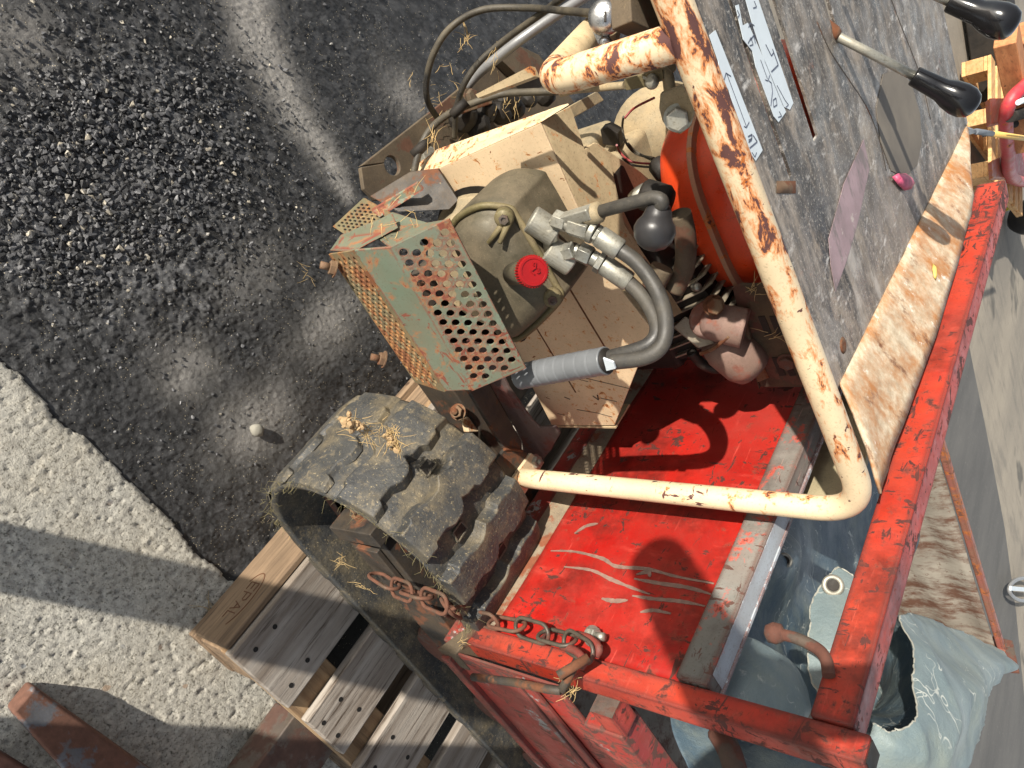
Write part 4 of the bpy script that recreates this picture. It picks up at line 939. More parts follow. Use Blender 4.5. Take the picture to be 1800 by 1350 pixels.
m = MB(); m.plate([P(1060, 630, y=.489), P(1078, 637, y=.487), P(1082, 648, y=.487), P(1066, 652, y=.489)], (0, .002, 0)); part(m, 'tape_end', 'white', slv)
# valve lever with a round black knob
el = fillet([yf(1036, 377, .58), P(1150, 346, y=.582), P(1166, 352, y=.580), P(1158, 372, y=.580)], .012, 6)
m = MB(); m.tube(el, .0066, 14); vl = part(m, 'valve_lever', 'hose'); m = MB(); m.lathe([(.009, -.01), (.011, -.005), (.011, .008), (.008, .011)], yf(1042, 376, .58), (yf(1100, 360, .58) - yf(1042, 376, .58)), 14); part(m, 'lever_nut', 'dust_alloy', vl)
kc = P(1151, 404, y=.572); kt = P(1160, 362, y=.586); ax = (kc - kt).normalized(); L = (kc - kt).length
R = .0205; prof = [(.0095, -.002), (.0125, .004), (.0135, L * .35), (.0150, L * .52), (.0185, L * .72), (R, L), (.0185, L + R * .45), (.0135, L + R * .78), (.006, L + R * .97), (.0025, L + R * 1.0), (.0024, L + R * .93)]
m = MB(); m.lathe(prof, kt, ax, 30); part(m, 'round_knob', 'knob_dusty', vl)

# perforated green guard
gl0, gl1 = P(685, 435, y=.440), P(830, 686, y=.440)     # fold (lower edge of the upper face)
gu0, gu1 = P(790, 384, y=.478), P(946, 664, y=.478)
m = MB(); u = gl1 - gl0; v = gu0 - gl0; Lg = u.length; Wg = v.length
grd = None
m.perf(gl0, u, v, Lg, Wg, .0122, .0044, .0042, 12); grd = part(m, 'perforated_guard', 'green', solid=.003, recalc=False)
sb0, sb1 = P(622, 440, y=.430), P(784, 688, y=.430)
m = MB(); m.plate([gl0, gl1, sb1, sb0], (0, .003, .001)); part(m, 'guard_fold', 'green', grd, bevel=.0008)
lo0, lo1 = P(580, 446, y=.462), P(696, 668, y=.462)
m = MB(); u2 = sb1 - sb0; v2 = lo0 - sb0; m.perf(sb0 + V(.0, 0, -.001), u2, v2, u2.length, v2.length, .0112, .0040, .004, 10); part(m, 'lower_guard_face', 'green_rusty', grd, solid=.0025, recalc=False)
m = MB(); m.plate([gl0, gu0, P(752, 392, y=.52), P(690, 372, y=.53), P(640, 400, y=.50)], (.003, 0, 0)); part(m, 'guard_end', 'green', grd, bevel=.0008)
m = MB(); m.plate([P(650, 345, y=.60), P(720, 302, y=.632), P(770, 296, y=.642), P(806, 352, y=.642), P(790, 368, y=.62), P(700, 372, y=.58)], (.002, .006, -.004)); gb = part(m, 'guard_bracket', 'black_steel', grd, bevel=.001)
m = MB(); m.bar(P(771, 322, y=.634), P(788, 352, y=.634), .007, .001, (0, 1, 0)); part(m, 'bracket_slot', 'cream', grd)
m = MB(); m.plate([P(655, 366, y=.578), P(735, 318, y=.612), P(745, 330, y=.612), P(668, 378, y=.576)], (.0015, -.003, 0)); part(m, 'green_stripe', 'green', grd)
fo, fu, fv = P(586, 398, y=.60), P(640, 348, y=.60) - P(586, 398, y=.60), P(620, 420, y=.58) - P(586, 398, y=.60)
m = MB(); m.perf(fo, fu, fv, fu.length, fv.length * 1.3, .0095, .0034, .005, 10); part(m, 'far_guard_face', 'green_rusty', grd, solid=.002, recalc=False)
m = MB(); m.plate([P(580, 440, y=.458), P(600, 412, y=.47), P(690, 375, y=.50), P(700, 400, y=.48), P(622, 442, y=.436)], (.002, .002, -.004)); part(m, 'guard_rim', 'green', grd, bevel=.0008)
for p, y in (((590, 472), .452), ((676, 632), .450)):
    m = MB(); q = P(*p, y=y); m.hexnut(q, (-.75, -.55, -.35), .0085, .007, .010); part(m, 'guard_stud', 'rust_orange', grd)
m = MB(); m.hexnut(P(752, 418, y=.470), (-.5, -.8, .3), .006, .003); part(m, 'rivet', 'dark', grd)

# black angle bracket carrying the tube foot
zz = .478; yw = P(890, 720, z=zz).y + .012
m = MB(); m.plate([P(*p, z=zz) for p in ((775, 605), (818, 600), (865, 683), (917, 775), (918, 793), (887, 789), (823, 684))], (0, 0, -.007)); br = part(m, 'foot_bracket', 'black_steel', bevel=.0012)
m = MB(); m.plate([P(*p, y=yw) for p in ((818, 600), (865, 683), (917, 775), (920, 800), (938, 826), (967, 793), (984, 763), (975, 750), (948, 752), (936, 742), (894, 683), (860, 610))], (0, .005, 0)); part(m, 'bracket_web', 'purple_steel', br, bevel=.0012)
m = MB(); m.plate([P(*p, z=zz + .001) for p in ((887, 790), (919, 793), (931, 799), (897, 842), (880, 837), (851, 836))], (0, 0, -.007)); part(m, 'bracket_tab', 'black_steel', br, bevel=.0012)
m = MB(); m.plate([P(851, 837, z=zz - .0065), P(880, 838, z=zz - .0065), P(897, 844, z=zz - .0065), P(897, 844, z=zz - .0065) + V(.012, 0, -.028), P(880, 838, z=zz - .0065) + V(.004, 0, -.012)], (.002, .004, 0)); part(m, 'tab_lip', 'brown_plate', br, bevel=.001)
m = MB(); m.tube(smooth_path([P(886, 790, z=zz + .0015), P(902, 790, z=zz + .002), P(918, 793, z=zz + .0015)], 4), .0022, 8); part(m, 'weld_bead', 'rust_orange', br)
# clutter between track and bracket: cream lug, bolt
m = MB(); m.plate([P(818, 735, z=.40), P(850, 724, z=.40), P(866, 758, z=.40), P(824, 760, z=.40)], (0, 0, -.012)); part(m, 'cream_lug', 'cream_bar', br, bevel=.002)
m = MB(); m.hexnut(P(806, 724, z=.41), (-.6, -.6, .4), .010, .012, .006); part(m, 'lug_bolt', 'rust_orange', br)

# engine: crankcase, finned cylinder, fuel tank, silencer guard, fan housing
m = MB(); m.box(.315, .50, .73, 1.0, .40, .565); m.box(.335, .44, .78, .98, .565, .625); eng = part(m, 'engine_block', 'dust_alloy', bevel=.012, seg=4)
m = MB(); m.box(.42, .63, .76, .98, .45, .66); part(m, 'dark_casting', 'dark', eng, bevel=.01)
m = MB(); m.box(.40, .50, .735, .80, .575, .72); m.box(.30, .42, .735, .79, .60, .70); part(m, 'carburettor_block', 'dark', eng, bevel=.012)
for i in range(9):
    t = i / 8; x = .460 + .122 * t; z = .690 + .028 * t
    m = MB(); d = V(math.cos(.30), 0, math.sin(.30)); nrm = V(-math.sin(.30), 0, math.cos(.30)); c0 = V(x, .822, z); hw = .068; hh = .060
    a1 = c0 + V(0, -hw, 0) - nrm * hh; a2 = c0 + V(0, hw, 0) - nrm * hh; a3 = c0 + V(0, hw, 0) + nrm * hh; a4 = c0 + V(0, -hw + .012, 0) + nrm * hh; a5 = c0 + V(0, -hw, 0) + nrm * (hh - .012)
    m.plate([a1, a2, a3, a4, a5], d * .0026); part(m, 'cooling_fin', 'fins', eng, bevel=.0005)
m = MB(); m.bar((.452, .826, .680), (.60, .826, .714), .126, .108); part(m, 'cylinder', 'dark', eng)
m = MB(); m.lathe([(.006, 0), (.006, .012), (.0045, .016)], P(1221, 504, y=.755), (-.3, -.6, .7), 12); part(m, 'fin_bolt', 'zinc', eng)
m = MB(); m.plate([P(1184, 575, y=.735), P(1206, 556, y=.74), P(1248, 590, y=.735), P(1256, 604, y=.73), P(1228, 612, y=.725)], (.002, .003, -.004)); part(m, 'cylinder_shroud', 'fins', eng, bevel=.001)
m = MB(); m.tube(smooth_path([P(1245, 565, y=0.742), P(1275, 570, y=0.738), P(1310, 578, y=0.740)], 5), [.020, .022, .024, .025, .025, .025, .026, .026, .026, .026, .026], 20); m.lathe([(.026, -.012), (.026, 0), (.02, .004)], P(1247, 562, y=0.740), (-.5, -.6, .5), 20); exh = part(m, 'exhaust_elbow', 'exhaust', eng)
m = MB(); m.hexnut(P(1254, 536, y=0.728), (-.2, -.7, .6), .011, .010); part(m, 'exhaust_nut', 'rust_orange', eng)
m = MB(); m.lathe([(.012, -.03), (.028, -.024), (.034, -.005), (.034, .03), (.028, .045)], P(1282, 612, y=0.752), (.9, .1, .4), 22); part(m, 'silencer_can', 'exhaust', eng)
m = MB(); m.tube(smooth_path([P(1215, 618, y=0.740), P(1235, 640, y=0.745), P(1262, 648, y=0.750), P(1284, 630, y=0.750), P(1294, 612, y=0.745)], 6), .0075, 10); part(m, 'breather_hose', 'dark', eng)
m = MB(); m.tube(smooth_path([P(1232, 622, y=0.720), P(1255, 612, y=0.715), P(1282, 590, y=0.715)], 5), .0028, 8); part(m, 'brake_rod', 'rust_orange', eng)
# silencer guard
yg = .762
gp = [(1286, 508), (1300, 500), (1342, 500), (1378, 520), (1436, 668), (1408, 682), (1336, 682), (1322, 640), (1312, 612), (1312, 585), (1296, 545)]
m = MB(); m.plate([P(*p, y=yg) for p in gp], (0, .006, 0)); mg = part(m, 'silencer_guard', 'muffler', bevel=.003)
m = MB(); q = [P(*p, y=yg) for p in ((1296, 545), (1312, 585), (1312, 612), (1322, 640), (1336, 682))]
q2 = [p + V(.012, .07, -.012) for p in q]
for i in range(len(q) - 1): m.plate([q[i], q[i + 1], q2[i + 1], q2[i]], (.002, 0, -.002))
part(m, 'guard_flank', 'muffler', mg)
m = MB(); m.bar(P(1300, 548, y=yg - .004), P(1322, 640, y=yg - .004), .016, .010, (0, 1, 0)); part(m, 'guard_bead', 'brown_plate', mg, bevel=.004)
m = MB(); m.plate([P(1322, 640, y=yg - .001), P(1340, 640, y=yg - .001), P(1352, 664, y=yg - .001), P(1332, 672, y=yg - .001)], (0, .001, 0)); part(m, 'rust_patch', 'rust_orange', mg)
for a, c in (((1338, 556), (1352, 590)), ((1358, 556), (1372, 590)), ((1362, 628), (1376, 660)), ((1384, 640), (1394, 660)), ((1376, 560), (1388, 590))):
    m = MB(); m.bar(P(*a, y=yg - .0006), P(*c, y=yg - .0006), .009, .0012, (0, 1, 0)); part(m, 'guard_slot', 'dark', mg)
m = MB(); m.hexnut(P(1384, 635, y=yg - .001), (0, -1, .1), .0105, .008); part(m, 'guard_bolt', 'rusty', mg)
# fuel tank
tc_ = V(.430, .955, .780); th_ = V(.132, .170, .086)
def sgnp(a, e): return math.copysign(abs(a) ** e, a)
def tankf(u, v, s=1.0, e1=.62, e2=.55):
    th = (u - .5) * math.pi; ph = v * 2 * math.pi
    return tc_ + V(th_.x * s * sgnp(math.cos(th), e1) * sgnp(math.cos(ph), e2), th_.y * s * sgnp(math.cos(th), e1) * sgnp(math.sin(ph), e2), th_.z * s * sgnp(math.sin(th), e1))
m = MB(); m.grid(lambda u, v: tankf(u, v), 26, 49); tk = part(m, 'fuel_tank', 'tank')
m = MB(); ri = []; 
for i in range(96):
    a = tankf(.5, i / 96); o_ = (a - tc_); o_.z = 0; on = o_.normalized(); ri.append((a - on * .004, a + on * .012))
vs = []
for zz_ in (.0035, -.0035):
    for a, c in ri: vs += [a + V(0, 0, zz_ + .0), c + V(0, 0, zz_)]
n_ = 96; fs = []
for i in range(n_):
    j = (i + 1) % n_; fs += [(2 * i, 2 * j, 2 * j + 1, 2 * i + 1), (2 * n_ + 2 * i, 2 * n_ + 2 * i + 1, 2 * n_ + 2 * j + 1, 2 * n_ + 2 * j), (2 * i + 1, 2 * j + 1, 2 * n_ + 2 * j + 1, 2 * n_ + 2 * i + 1)]
m.quadv(vs, fs); part(m, 'tank_seam', 'seam', tk, bevel=.001)
# fan housing and crankcase details behind the cover
m = MB(); m.lathe([(.02, -.05), (.045, -.045), (.066, -.025), (.072, 0), (.072, .06)], V(.372, 1.03, .622), (-.25, -.9, .35), 36); fh = part(m, 'fan_housing', 'dust_alloy', eng)
m = MB(); m.lathe([(.010, 0), (.010, .0015)], P(1101, 222, y=.97), (-.2, -.8, .4), 12); part(m, 'housing_hole', 'dark', eng)
m = MB(); m.plate([P(1055, 228, y=.90), P(1068, 224, y=.90), P(1086, 234, y=.90), P(1090, 258, y=.90), P(1060, 254, y=.90)], (.004, .03, -.01)); part(m, 'switch_box', 'dark', eng, bevel=.001)
for pl, mt_ in (([(1096, 205), (1094, 225), (1100, 250), (1118, 270), (1150, 278)], 'cable'), ([(1084, 255), (1090, 268), (1110, 284), (1146, 288)], 'wire_red'), ([(1094, 278), (1112, 290), (1145, 294)], 'cable'), ([(1098, 208), (1115, 190), (1150, 172)], 'wire_red'), ([(1104, 252), (1120, 268), (1152, 284)], 'cable')):
    hose('ignition_wire', [P(*p, y=.86 + .01 * (i % 2)) for i, p in enumerate(pl)], .0016, mt_, eng, 8, 5)
m = MB(); m.lathe([(.012, 0), (.014, .004), (.014, .02), (.010, .026)], P(1155, 287, y=.84), (.4, -.5, .5), 14); part(m, 'wire_plug', 'dark', eng)
# corrugated intake hoses
hose('intake_hose', [P(1196, 375, y=.70), P(1205, 420, y=.70), P(1203, 470, y=.70), P(1185, 510, y=.69)], .0125, 'brown_plate', eng, 14, 8)
hose('intake_hose', [P(1165, 470, y=.68), P(1150, 500, y=.67), P(1148, 520, y=.67)], .014, 'brown_plate', eng, 14, 6)
m = MB(); m.lathe([(.014, 0), (.018, .004), (.018, .03), (.013, .036)], P(1128, 340, y=.70), (.5, 0, .8), 18); part(m, 'breather_cap', 'dark', eng)
m = MB(); m.lathe([(.012, 0), (.012, .008)], P(1118, 333, y=.70), (.8, 0, .2), 14); part(m, 'hose_clip', 'zinc', eng)

# rear cross plate
m = MB(); zr = .40
pc = P(690, 291, z=zr)
m.plate([P(634, 292, z=zr)] + [pc + V(.0135 * math.cos(a), .0135 * math.sin(a), 0) for a in np.linspace(math.pi * 1.25, -math.pi * .75, 25)] + [P(634.6, 294, z=zr), P(640, 332, z=zr), P(660, 352, z=zr), P(745, 345, z=zr), P(1010, 180, z=zr), P(948, 96, z=zr), P(905, 76, z=zr), P(780, 178, z=zr)], (0, 0, -.008)); rp = part(m, 'rear_plate', 'brown_plate', bevel=.0015)
m = MB(); m.plate([P(880, 104, z=zr + .02), P(910, 78, z=zr + .02), P(944, 106, z=zr + .02), P(930, 132, z=zr + .02), P(912, 134, z=zr + .02)], (0, 0, -.018)); part(m, 'plate_flange', 'brown_plate', rp, bevel=.001)
m = MB(); m.hexnut(P(826, 170, z=zr + .02), (0, -.1, 1), .010, .010); part(m, 'plate_bolt', 'brown_plate', rp)
m = MB(); m.hexnut(P(748, 272, z=zr + .06), (0, -.3, 1), .011, .012); part(m, 'plate_bolt', 'zinc', rp)
m = MB()
for px, py in ((815, 205), (850, 195), (880, 200), (905, 190), (930, 175), (960, 168), (840, 222), (890, 180)):
    c0 = P(px, py, z=zr + .03); r_ = rng.uniform(.012, .022); m.lathe([(r_ * .5, -r_), (r_, -r_ * .3), (r_, r_ * .5), (r_ * .6, r_)], c0, rng.normal(0, 1, 3), 9, False)
tag(part(m, 'gear_clutter', 'dark', rp, bevel=.002), kind='stuff')
m = MB(); m.bar(P(806, 197, z=zr + .05), P(862, 178, z=zr + .05), .008, .006); part(m, 'rusty_link', 'rust_orange', rp, bevel=.001)
m = MB(); m.plate([P(1002, 186, z=.60), P(1050, 160, z=.60), P(1062, 176, z=.60), P(1010, 206, z=.60)], (0, 0, -.004)); part(m, 'dusty_lever', 'dust_alloy', rp, bevel=.001)

# control cables
def cable(name, pxz, r, mt): return hose(name, [P(px, py, z=z) for px, py, z in pxz], r, mt, D, 10, 8)
cable('control_cable', [(1046, 24, .80), (990, 19, .70), (930, 14, .62), (850, 17, .56), (795, 46, .53), (764, 90, .50), (750, 140, .47), (752, 178, .45), (768, 206, .42)], .0044, 'cable')
cable('control_cable', [(1000, -12, .70), (940, 32, .62), (885, 72, .56), (842, 110, .52), (815, 150, .49), (802, 195, .46), (799, 242, .43)], .0044, 'cable')
cable('sheathed_cable', [(1060, -25, .60), (985, 22, .56), (920, 66, .52), (870, 105, .47), (838, 132, .43), (820, 152, .41)], .0075, 'silver_hose')
cable('brake_cable', [(1050, 152, .70), (985, 160, .66), (930, 162, .62), (880, 166, .58), (830, 182, .55), (790, 200, .53), (758, 226, .52), (738, 262, .51), (727, 306, .50)], .0046, 'cable')
for px, py, z in ((806, 192, .54), (738, 262, .51)):
    m = MB(); c0 = P(px, py, z=z); m.lathe([(.0062, -.012), (.0068, 0), (.0060, .014)], c0, P(px + 30, py - 28, z=z + .02) - c0, 12); part(m, 'cable_ferrule', 'dark')
# throttle pivot: chrome dome with a slot, clevis and rod
c0 = P(1064, 26, z=.885); tv = (Vector(CAM) - c0).normalized()
m = MB(); m.lathe([(.012, -.016), (.0145, -.012), (.0145, -.005), (.0128, .0), (.009, .003), (.003, .004)], c0, tv * 1.0 + V(-.2, .1, 0), 28); tp = part(m, 'throttle_pivot', 'chrome')
m = MB(); m.bar(c0 + tv * .0042 + V(-.004, .004, 0), c0 + tv * .0042 + V(.004, -.004, 0), .0018, .0014, tv); part(m, 'pivot_slot', 'dark', tp)
m = MB(); m.lathe([(.0055, 0), (.0055, .010), (.003, .012)], P(1064, 74, z=.87), tv, 16); m.bar(P(1046, 40, z=.86), P(1062, 76, z=.868), .011, .005); part(m, 'throttle_arm', 'chrome', tp)
m = MB(); m.bar(P(1090, 12, z=.90), P(1150, 40, z=.90), .03, .02); m.tube([P(1110, 30, z=.88), P(1125, 62, z=.86)], .008, 10); m.tube([P(1085, 20, z=.88), P(1080, 70, z=.84)], .005, 10); part(m, 'throttle_housing', 'brown_plate', tp, bevel=.003)
m = MB(); yk = .66
m.plate([P(1096, 140, y=yk), P(1150, 126, y=yk), P(1164, 124, y=yk), P(1166, 140, y=yk), P(1146, 152, y=yk), P(1100, 160, y=yk)], (0, .003, 0)); cv = part(m, 'clevis', 'pump_ridge', bevel=.001)
m = MB(); m.plate([P(1100, 132, y=yk + .018), P(1150, 118, y=yk + .018), P(1168, 120, y=yk + .018), P(1168, 140, y=yk + .018), P(1146, 146, y=yk + .018), P(1104, 152, y=yk + .018)], (0, .003, 0)); m.tube(smooth_path([P(1163, 124, y=yk + .008), P(1174, 136, y=yk + .008), P(1178, 160, y=yk + .008), P(1190, 185, y=yk)], 5), .006, 10); part(m, 'clevis_side', 'dust_alloy', cv)
m = MB(); m.lathe([(.0065, -.004), (.0065, .006), (.004, .008)], P(1147, 142, y=yk - .002), (0, -1, .3), 14); m.tube(smooth_path([P(1130, 136, y=yk - .006), P(1140, 139, y=yk - .006), P(1150, 136, y=yk - .006), P(1156, 148, y=yk - .006)], 4), .0014, 6); part(m, 'split_pin', 'zinc', cv)
m = MB(); m.tube([P(1098, 150, y=yk), P(1010, 158, y=yk + .01), P(985, 164, y=yk + .01)], .0038, 10); part(m, 'clevis_rod', 'dust_alloy', cv)
m = MB(); m.bar(P(1120, 108, y=.70), P(1180, 104, y=.70), .02, .03); part(m, 'panel_stay', 'dust_alloy', bevel=.002)
# dirt and straw caught on the machine

# ------------------------------------------------------------------ things lying on, in and round the machine
# chain across the headboard corner
way = [P(660, 1010, y=.325), P(690, 1030, y=.318), P(722, 1042, y=.312), P(752, 1052, y=.308), P(785, 1066, y=.306), P(815, 1082, x=.706), P(850, 1090, x=.706), P(885, 1096, x=.706), P(920, 1104, x=.706), P(955, 1115, x=.706), P(990, 1124, x=.704), P(1018, 1138, x=.700), P(1034, 1152, x=.700)]
path = smooth_path(way, 12); cl_ = [0.]
for a, c in zip(path[:-1], path[1:]): cl_.append(cl_[-1] + (c - a).length)
CH = empty('rusty_chain', path[0], 'rusty steel chain running from the track beam across the red headboard corner', 'chain')
NLK = 12; Lk = cl_[-1] / NLK
def link_mesh(L, wd, r):
    pts = []
    h = L / 2 - wd / 2
    for k in range(9): a = -math.pi / 2 + math.pi * k / 8; pts.append((h + wd / 2 * math.cos(a), wd / 2 * math.sin(a), 0))
    for k in range(9): a = math.pi / 2 + math.pi * k / 8; pts.append((-h + wd / 2 * math.cos(a), wd / 2 * math.sin(a), 0))
    return MB().tube(pts, r, 8, closed=True)
srcs = {}
for i in range(NLK):
    s = (i + .5) * Lk; j = min(np.searchsorted(cl_, s), len(path) - 2); p = path[j]; d = (path[min(j + 6, len(path) - 1)] - path[max(j - 6, 0)]).normalized()
    up = Vector((-.55, -.45, .7)); a = up.cross(d).normalized(); b_ = d.cross(a)
    ang = (math.radians(12) if i % 2 else math.radians(96)) + rng.normal(0, .2)
    a2 = a * math.cos(ang) + b_ * math.sin(ang); b2 = d.cross(a2)
    mt_ = 'link' if i < 9 else 'link_dark'
    mat = Matrix(((d.x, a2.x, b2.x, p.x - path[0].x), (d.y, a2.y, b2.y, p.y - path[0].y), (d.z, a2.z, b2.z, p.z - path[0].z), (0, 0, 0, 1)))
    if mt_ not in srcs:
        o = link_mesh(Lk * 1.36, Lk * .60, .0027).build('link', MT[mt_], None, base=(0, 0, 0)); o.parent = CH; o.matrix_local = mat; srcs[mt_] = o
    else: inst(srcs[mt_], mat, CH, 'link')

# tarpaulins in the tray
def cloth(name, ctrl, label, nu=44, nv=30, amp=.006, seed=0, fr=9, th=.0018, mt='tarp'):
    C_ = [[Vector(p) for p in r] for r in ctrl]
    def cr(p, t):
        n = len(p) - 1; x = t * n; i = min(int(x), n - 1); f = x - i; p0 = p[max(i - 1, 0)]; p1 = p[i]; p2 = p[i + 1]; p3 = p[min(i + 2, n)]
        return .5 * ((2 * p1) + (p2 - p0) * f + (2 * p0 - 5 * p1 + 4 * p2 - p3) * f * f + (3 * p1 - p0 - 3 * p2 + p3) * f ** 3)
    def fn(u, v):
        q = cr([cr(r, v) for r in C_], u); k = Vector((q.x * fr + seed, q.y * fr, q.z * fr))
        nz = mnoise.noise(k) + .5 * mnoise.noise(k * 2.3); rd = 1 - abs(mnoise.noise(k * 1.4 + Vector((5, 1, 2)))) * 2
        return q + Vector((.5, .35, 1)) * amp * (.8 * nz + 1.1 * rd)
    m = MB(); m.grid(fn, nu, nv); m.fn = fn
    o = m.build(name, MT[mt], None, solid=th); tag(o, label, 'tarpaulin', 'tarpaulins stuffed in the tray'); return o, fn
def edge_trim(o, fn, pts, r=.0012):
    m = MB(); pp_ = [fn(u, v) + Vector(rng.normal(0, .0006, 3)) for u, v in pts]; m.tube(pp_, r, 6); return m.build('frayed_edge', MT['tarp_edge'], o)
def eyelet(o, c, n_, r=.012):
    m = MB(); m.lathe([(r * .55, 0), (r * .55, .0022), (r * .75, .0034), (r, .002), (r * 1.02, 0)], c, n_, 24); e = m.build('eyelet', MT['zinc'], o)
    m = MB(); m.lathe([(r * .54, 0), (r * .54, .0025)], c, n_, 20, False); m.build('eyelet_hole', MT['dark'], o)
# 1: wide dark sheet sunk behind the headboard
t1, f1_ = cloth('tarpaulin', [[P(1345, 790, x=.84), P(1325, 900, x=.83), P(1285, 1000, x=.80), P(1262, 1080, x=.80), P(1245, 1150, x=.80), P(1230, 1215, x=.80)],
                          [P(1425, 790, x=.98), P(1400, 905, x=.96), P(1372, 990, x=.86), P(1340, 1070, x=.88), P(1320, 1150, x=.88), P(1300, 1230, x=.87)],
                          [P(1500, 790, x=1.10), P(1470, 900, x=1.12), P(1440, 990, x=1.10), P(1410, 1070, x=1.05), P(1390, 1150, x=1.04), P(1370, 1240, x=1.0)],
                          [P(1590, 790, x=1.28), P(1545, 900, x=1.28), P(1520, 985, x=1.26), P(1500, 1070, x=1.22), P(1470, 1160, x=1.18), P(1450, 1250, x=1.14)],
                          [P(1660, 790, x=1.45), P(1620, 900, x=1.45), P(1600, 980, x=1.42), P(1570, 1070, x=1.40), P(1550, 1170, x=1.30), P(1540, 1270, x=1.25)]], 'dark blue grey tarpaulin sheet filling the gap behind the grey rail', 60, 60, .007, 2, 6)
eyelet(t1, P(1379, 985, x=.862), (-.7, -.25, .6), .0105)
# 2: pale bulging sheet low behind the rail
t3, f3_ = cloth('tarpaulin', [[P(1308, 1118, x=.775), P(1290, 1150, x=.775), P(1262, 1190, x=.775), P(1240, 1240, x=.775)], [P(1340, 1130, x=.81), P(1345, 1170, x=.80), P(1330, 1210, x=.79), P(1300, 1250, x=.79)], [P(1380, 1160, x=.85), P(1392, 1195, x=.84), P(1390, 1225, x=.83), P(1370, 1260, x=.82)], [P(1412, 1205, x=.90), P(1420, 1225, x=.89), P(1425, 1250, x=.88), P(1400, 1275, x=.87)]], 'pale smooth tarpaulin bulge between the grey rail and the red post', 30, 24, .004, 8, mt='tarp_pale')
# 3: cut strip with an eyelet hanging behind the ball hook
t4, f4_ = cloth('tarpaulin', [[P(1458, 1000, x=.775), P(1434, 1036, x=.770), P(1420, 1072, x=.765), P(1417, 1130, x=.760), P(1420, 1190, x=.760), P(1442, 1240, x=.765)], [P(1470, 998, x=.78), P(1462, 1035, x=.775), P(1455, 1080, x=.765), P(1450, 1130, x=.76), P(1454, 1185, x=.765), P(1466, 1240, x=.77)], [P(1500, 1016, x=.79), P(1510, 1045, x=.785), P(1502, 1090, x=.775), P(1490, 1140, x=.77), P(1490, 1190, x=.77), P(1495, 1245, x=.78)]], 'grey cut tarpaulin strip with one eyelet hanging behind the ball hook', 22, 40, .0035, 11, mt='tarp_pale')
eyelet(t4, P(1464, 1029, x=.769), (-.7, -.4, .5), .0125)
edge_trim(t4, f4_, [(0, i / 40) for i in range(41)], .0012); edge_trim(t4, f4_, [(i / 14, 0) for i in range(15)], .0012)
# 4: big sheet bulging over the front corner, open roll facing us
t5, f5_ = cloth('tarpaulin', [[P(1572, 1080, x=.98), P(1606, 1150, x=.96), P(1596, 1200, x=.94), P(1600, 1262, x=.92), P(1560, 1285, x=.90), P(1522, 1268, x=.88)],
                          [P(1600, 1078, x=1.10), P(1640, 1160, x=1.02), P(1650, 1210, x=.99), P(1640, 1280, x=.96), P(1590, 1320, x=.92), P(1520, 1310, x=.90)],
                          [P(1680, 1108, x=1.4), P(1700, 1160, x=1.25), P(1712, 1215, x=1.15), P(1682, 1290, x=1.05), P(1630, 1350, x=.98), P(1525, 1352, x=.93)],
                          [P(1740, 1135, x=1.75), P(1782, 1166, x=1.65), P(1742, 1200, x=1.45), P(1700, 1310, x=1.2), P(1660, 1400, x=1.1), P(1540, 1400, x=1.0)]], 'pale grey green tarpaulin with white creases bulging over the front corner of the tray', 70, 70, .008, 14, 8, mt='tarp_pale')
edge_trim(t5, f5_, [(0, i / 70) for i in range(71)], .0012)
# its dark inner layer
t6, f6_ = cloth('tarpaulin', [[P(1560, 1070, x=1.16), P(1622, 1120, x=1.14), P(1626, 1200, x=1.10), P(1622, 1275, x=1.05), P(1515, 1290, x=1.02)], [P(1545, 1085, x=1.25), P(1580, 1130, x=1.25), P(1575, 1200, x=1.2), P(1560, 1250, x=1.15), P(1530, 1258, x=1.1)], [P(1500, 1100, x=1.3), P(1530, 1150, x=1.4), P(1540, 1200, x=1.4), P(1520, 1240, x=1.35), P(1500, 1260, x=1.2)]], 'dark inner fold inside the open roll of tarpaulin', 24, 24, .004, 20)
# 5: ragged sheet below the near post
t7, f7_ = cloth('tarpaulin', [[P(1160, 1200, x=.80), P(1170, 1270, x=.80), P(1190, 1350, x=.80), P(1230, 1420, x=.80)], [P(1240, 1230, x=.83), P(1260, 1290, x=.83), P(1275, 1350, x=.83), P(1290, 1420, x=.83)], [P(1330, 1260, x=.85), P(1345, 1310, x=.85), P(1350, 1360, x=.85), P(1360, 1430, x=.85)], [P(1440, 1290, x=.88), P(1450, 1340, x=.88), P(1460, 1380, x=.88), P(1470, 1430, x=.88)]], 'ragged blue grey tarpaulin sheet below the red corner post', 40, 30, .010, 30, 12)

m = MB(); m.plate([P(*p, x=.782) for p in ((1352, 884), (1375, 820), (1405, 735), (1440, 640), (1560, 660), (1530, 780), (1502, 868), (1440, 884))], (.012, 0, 0)); tag(m.build('plywood_board', MT['khaki'], None, bevel=.001), 'khaki plywood board standing in the tray behind the headboard and the cream tube corner', 'board')
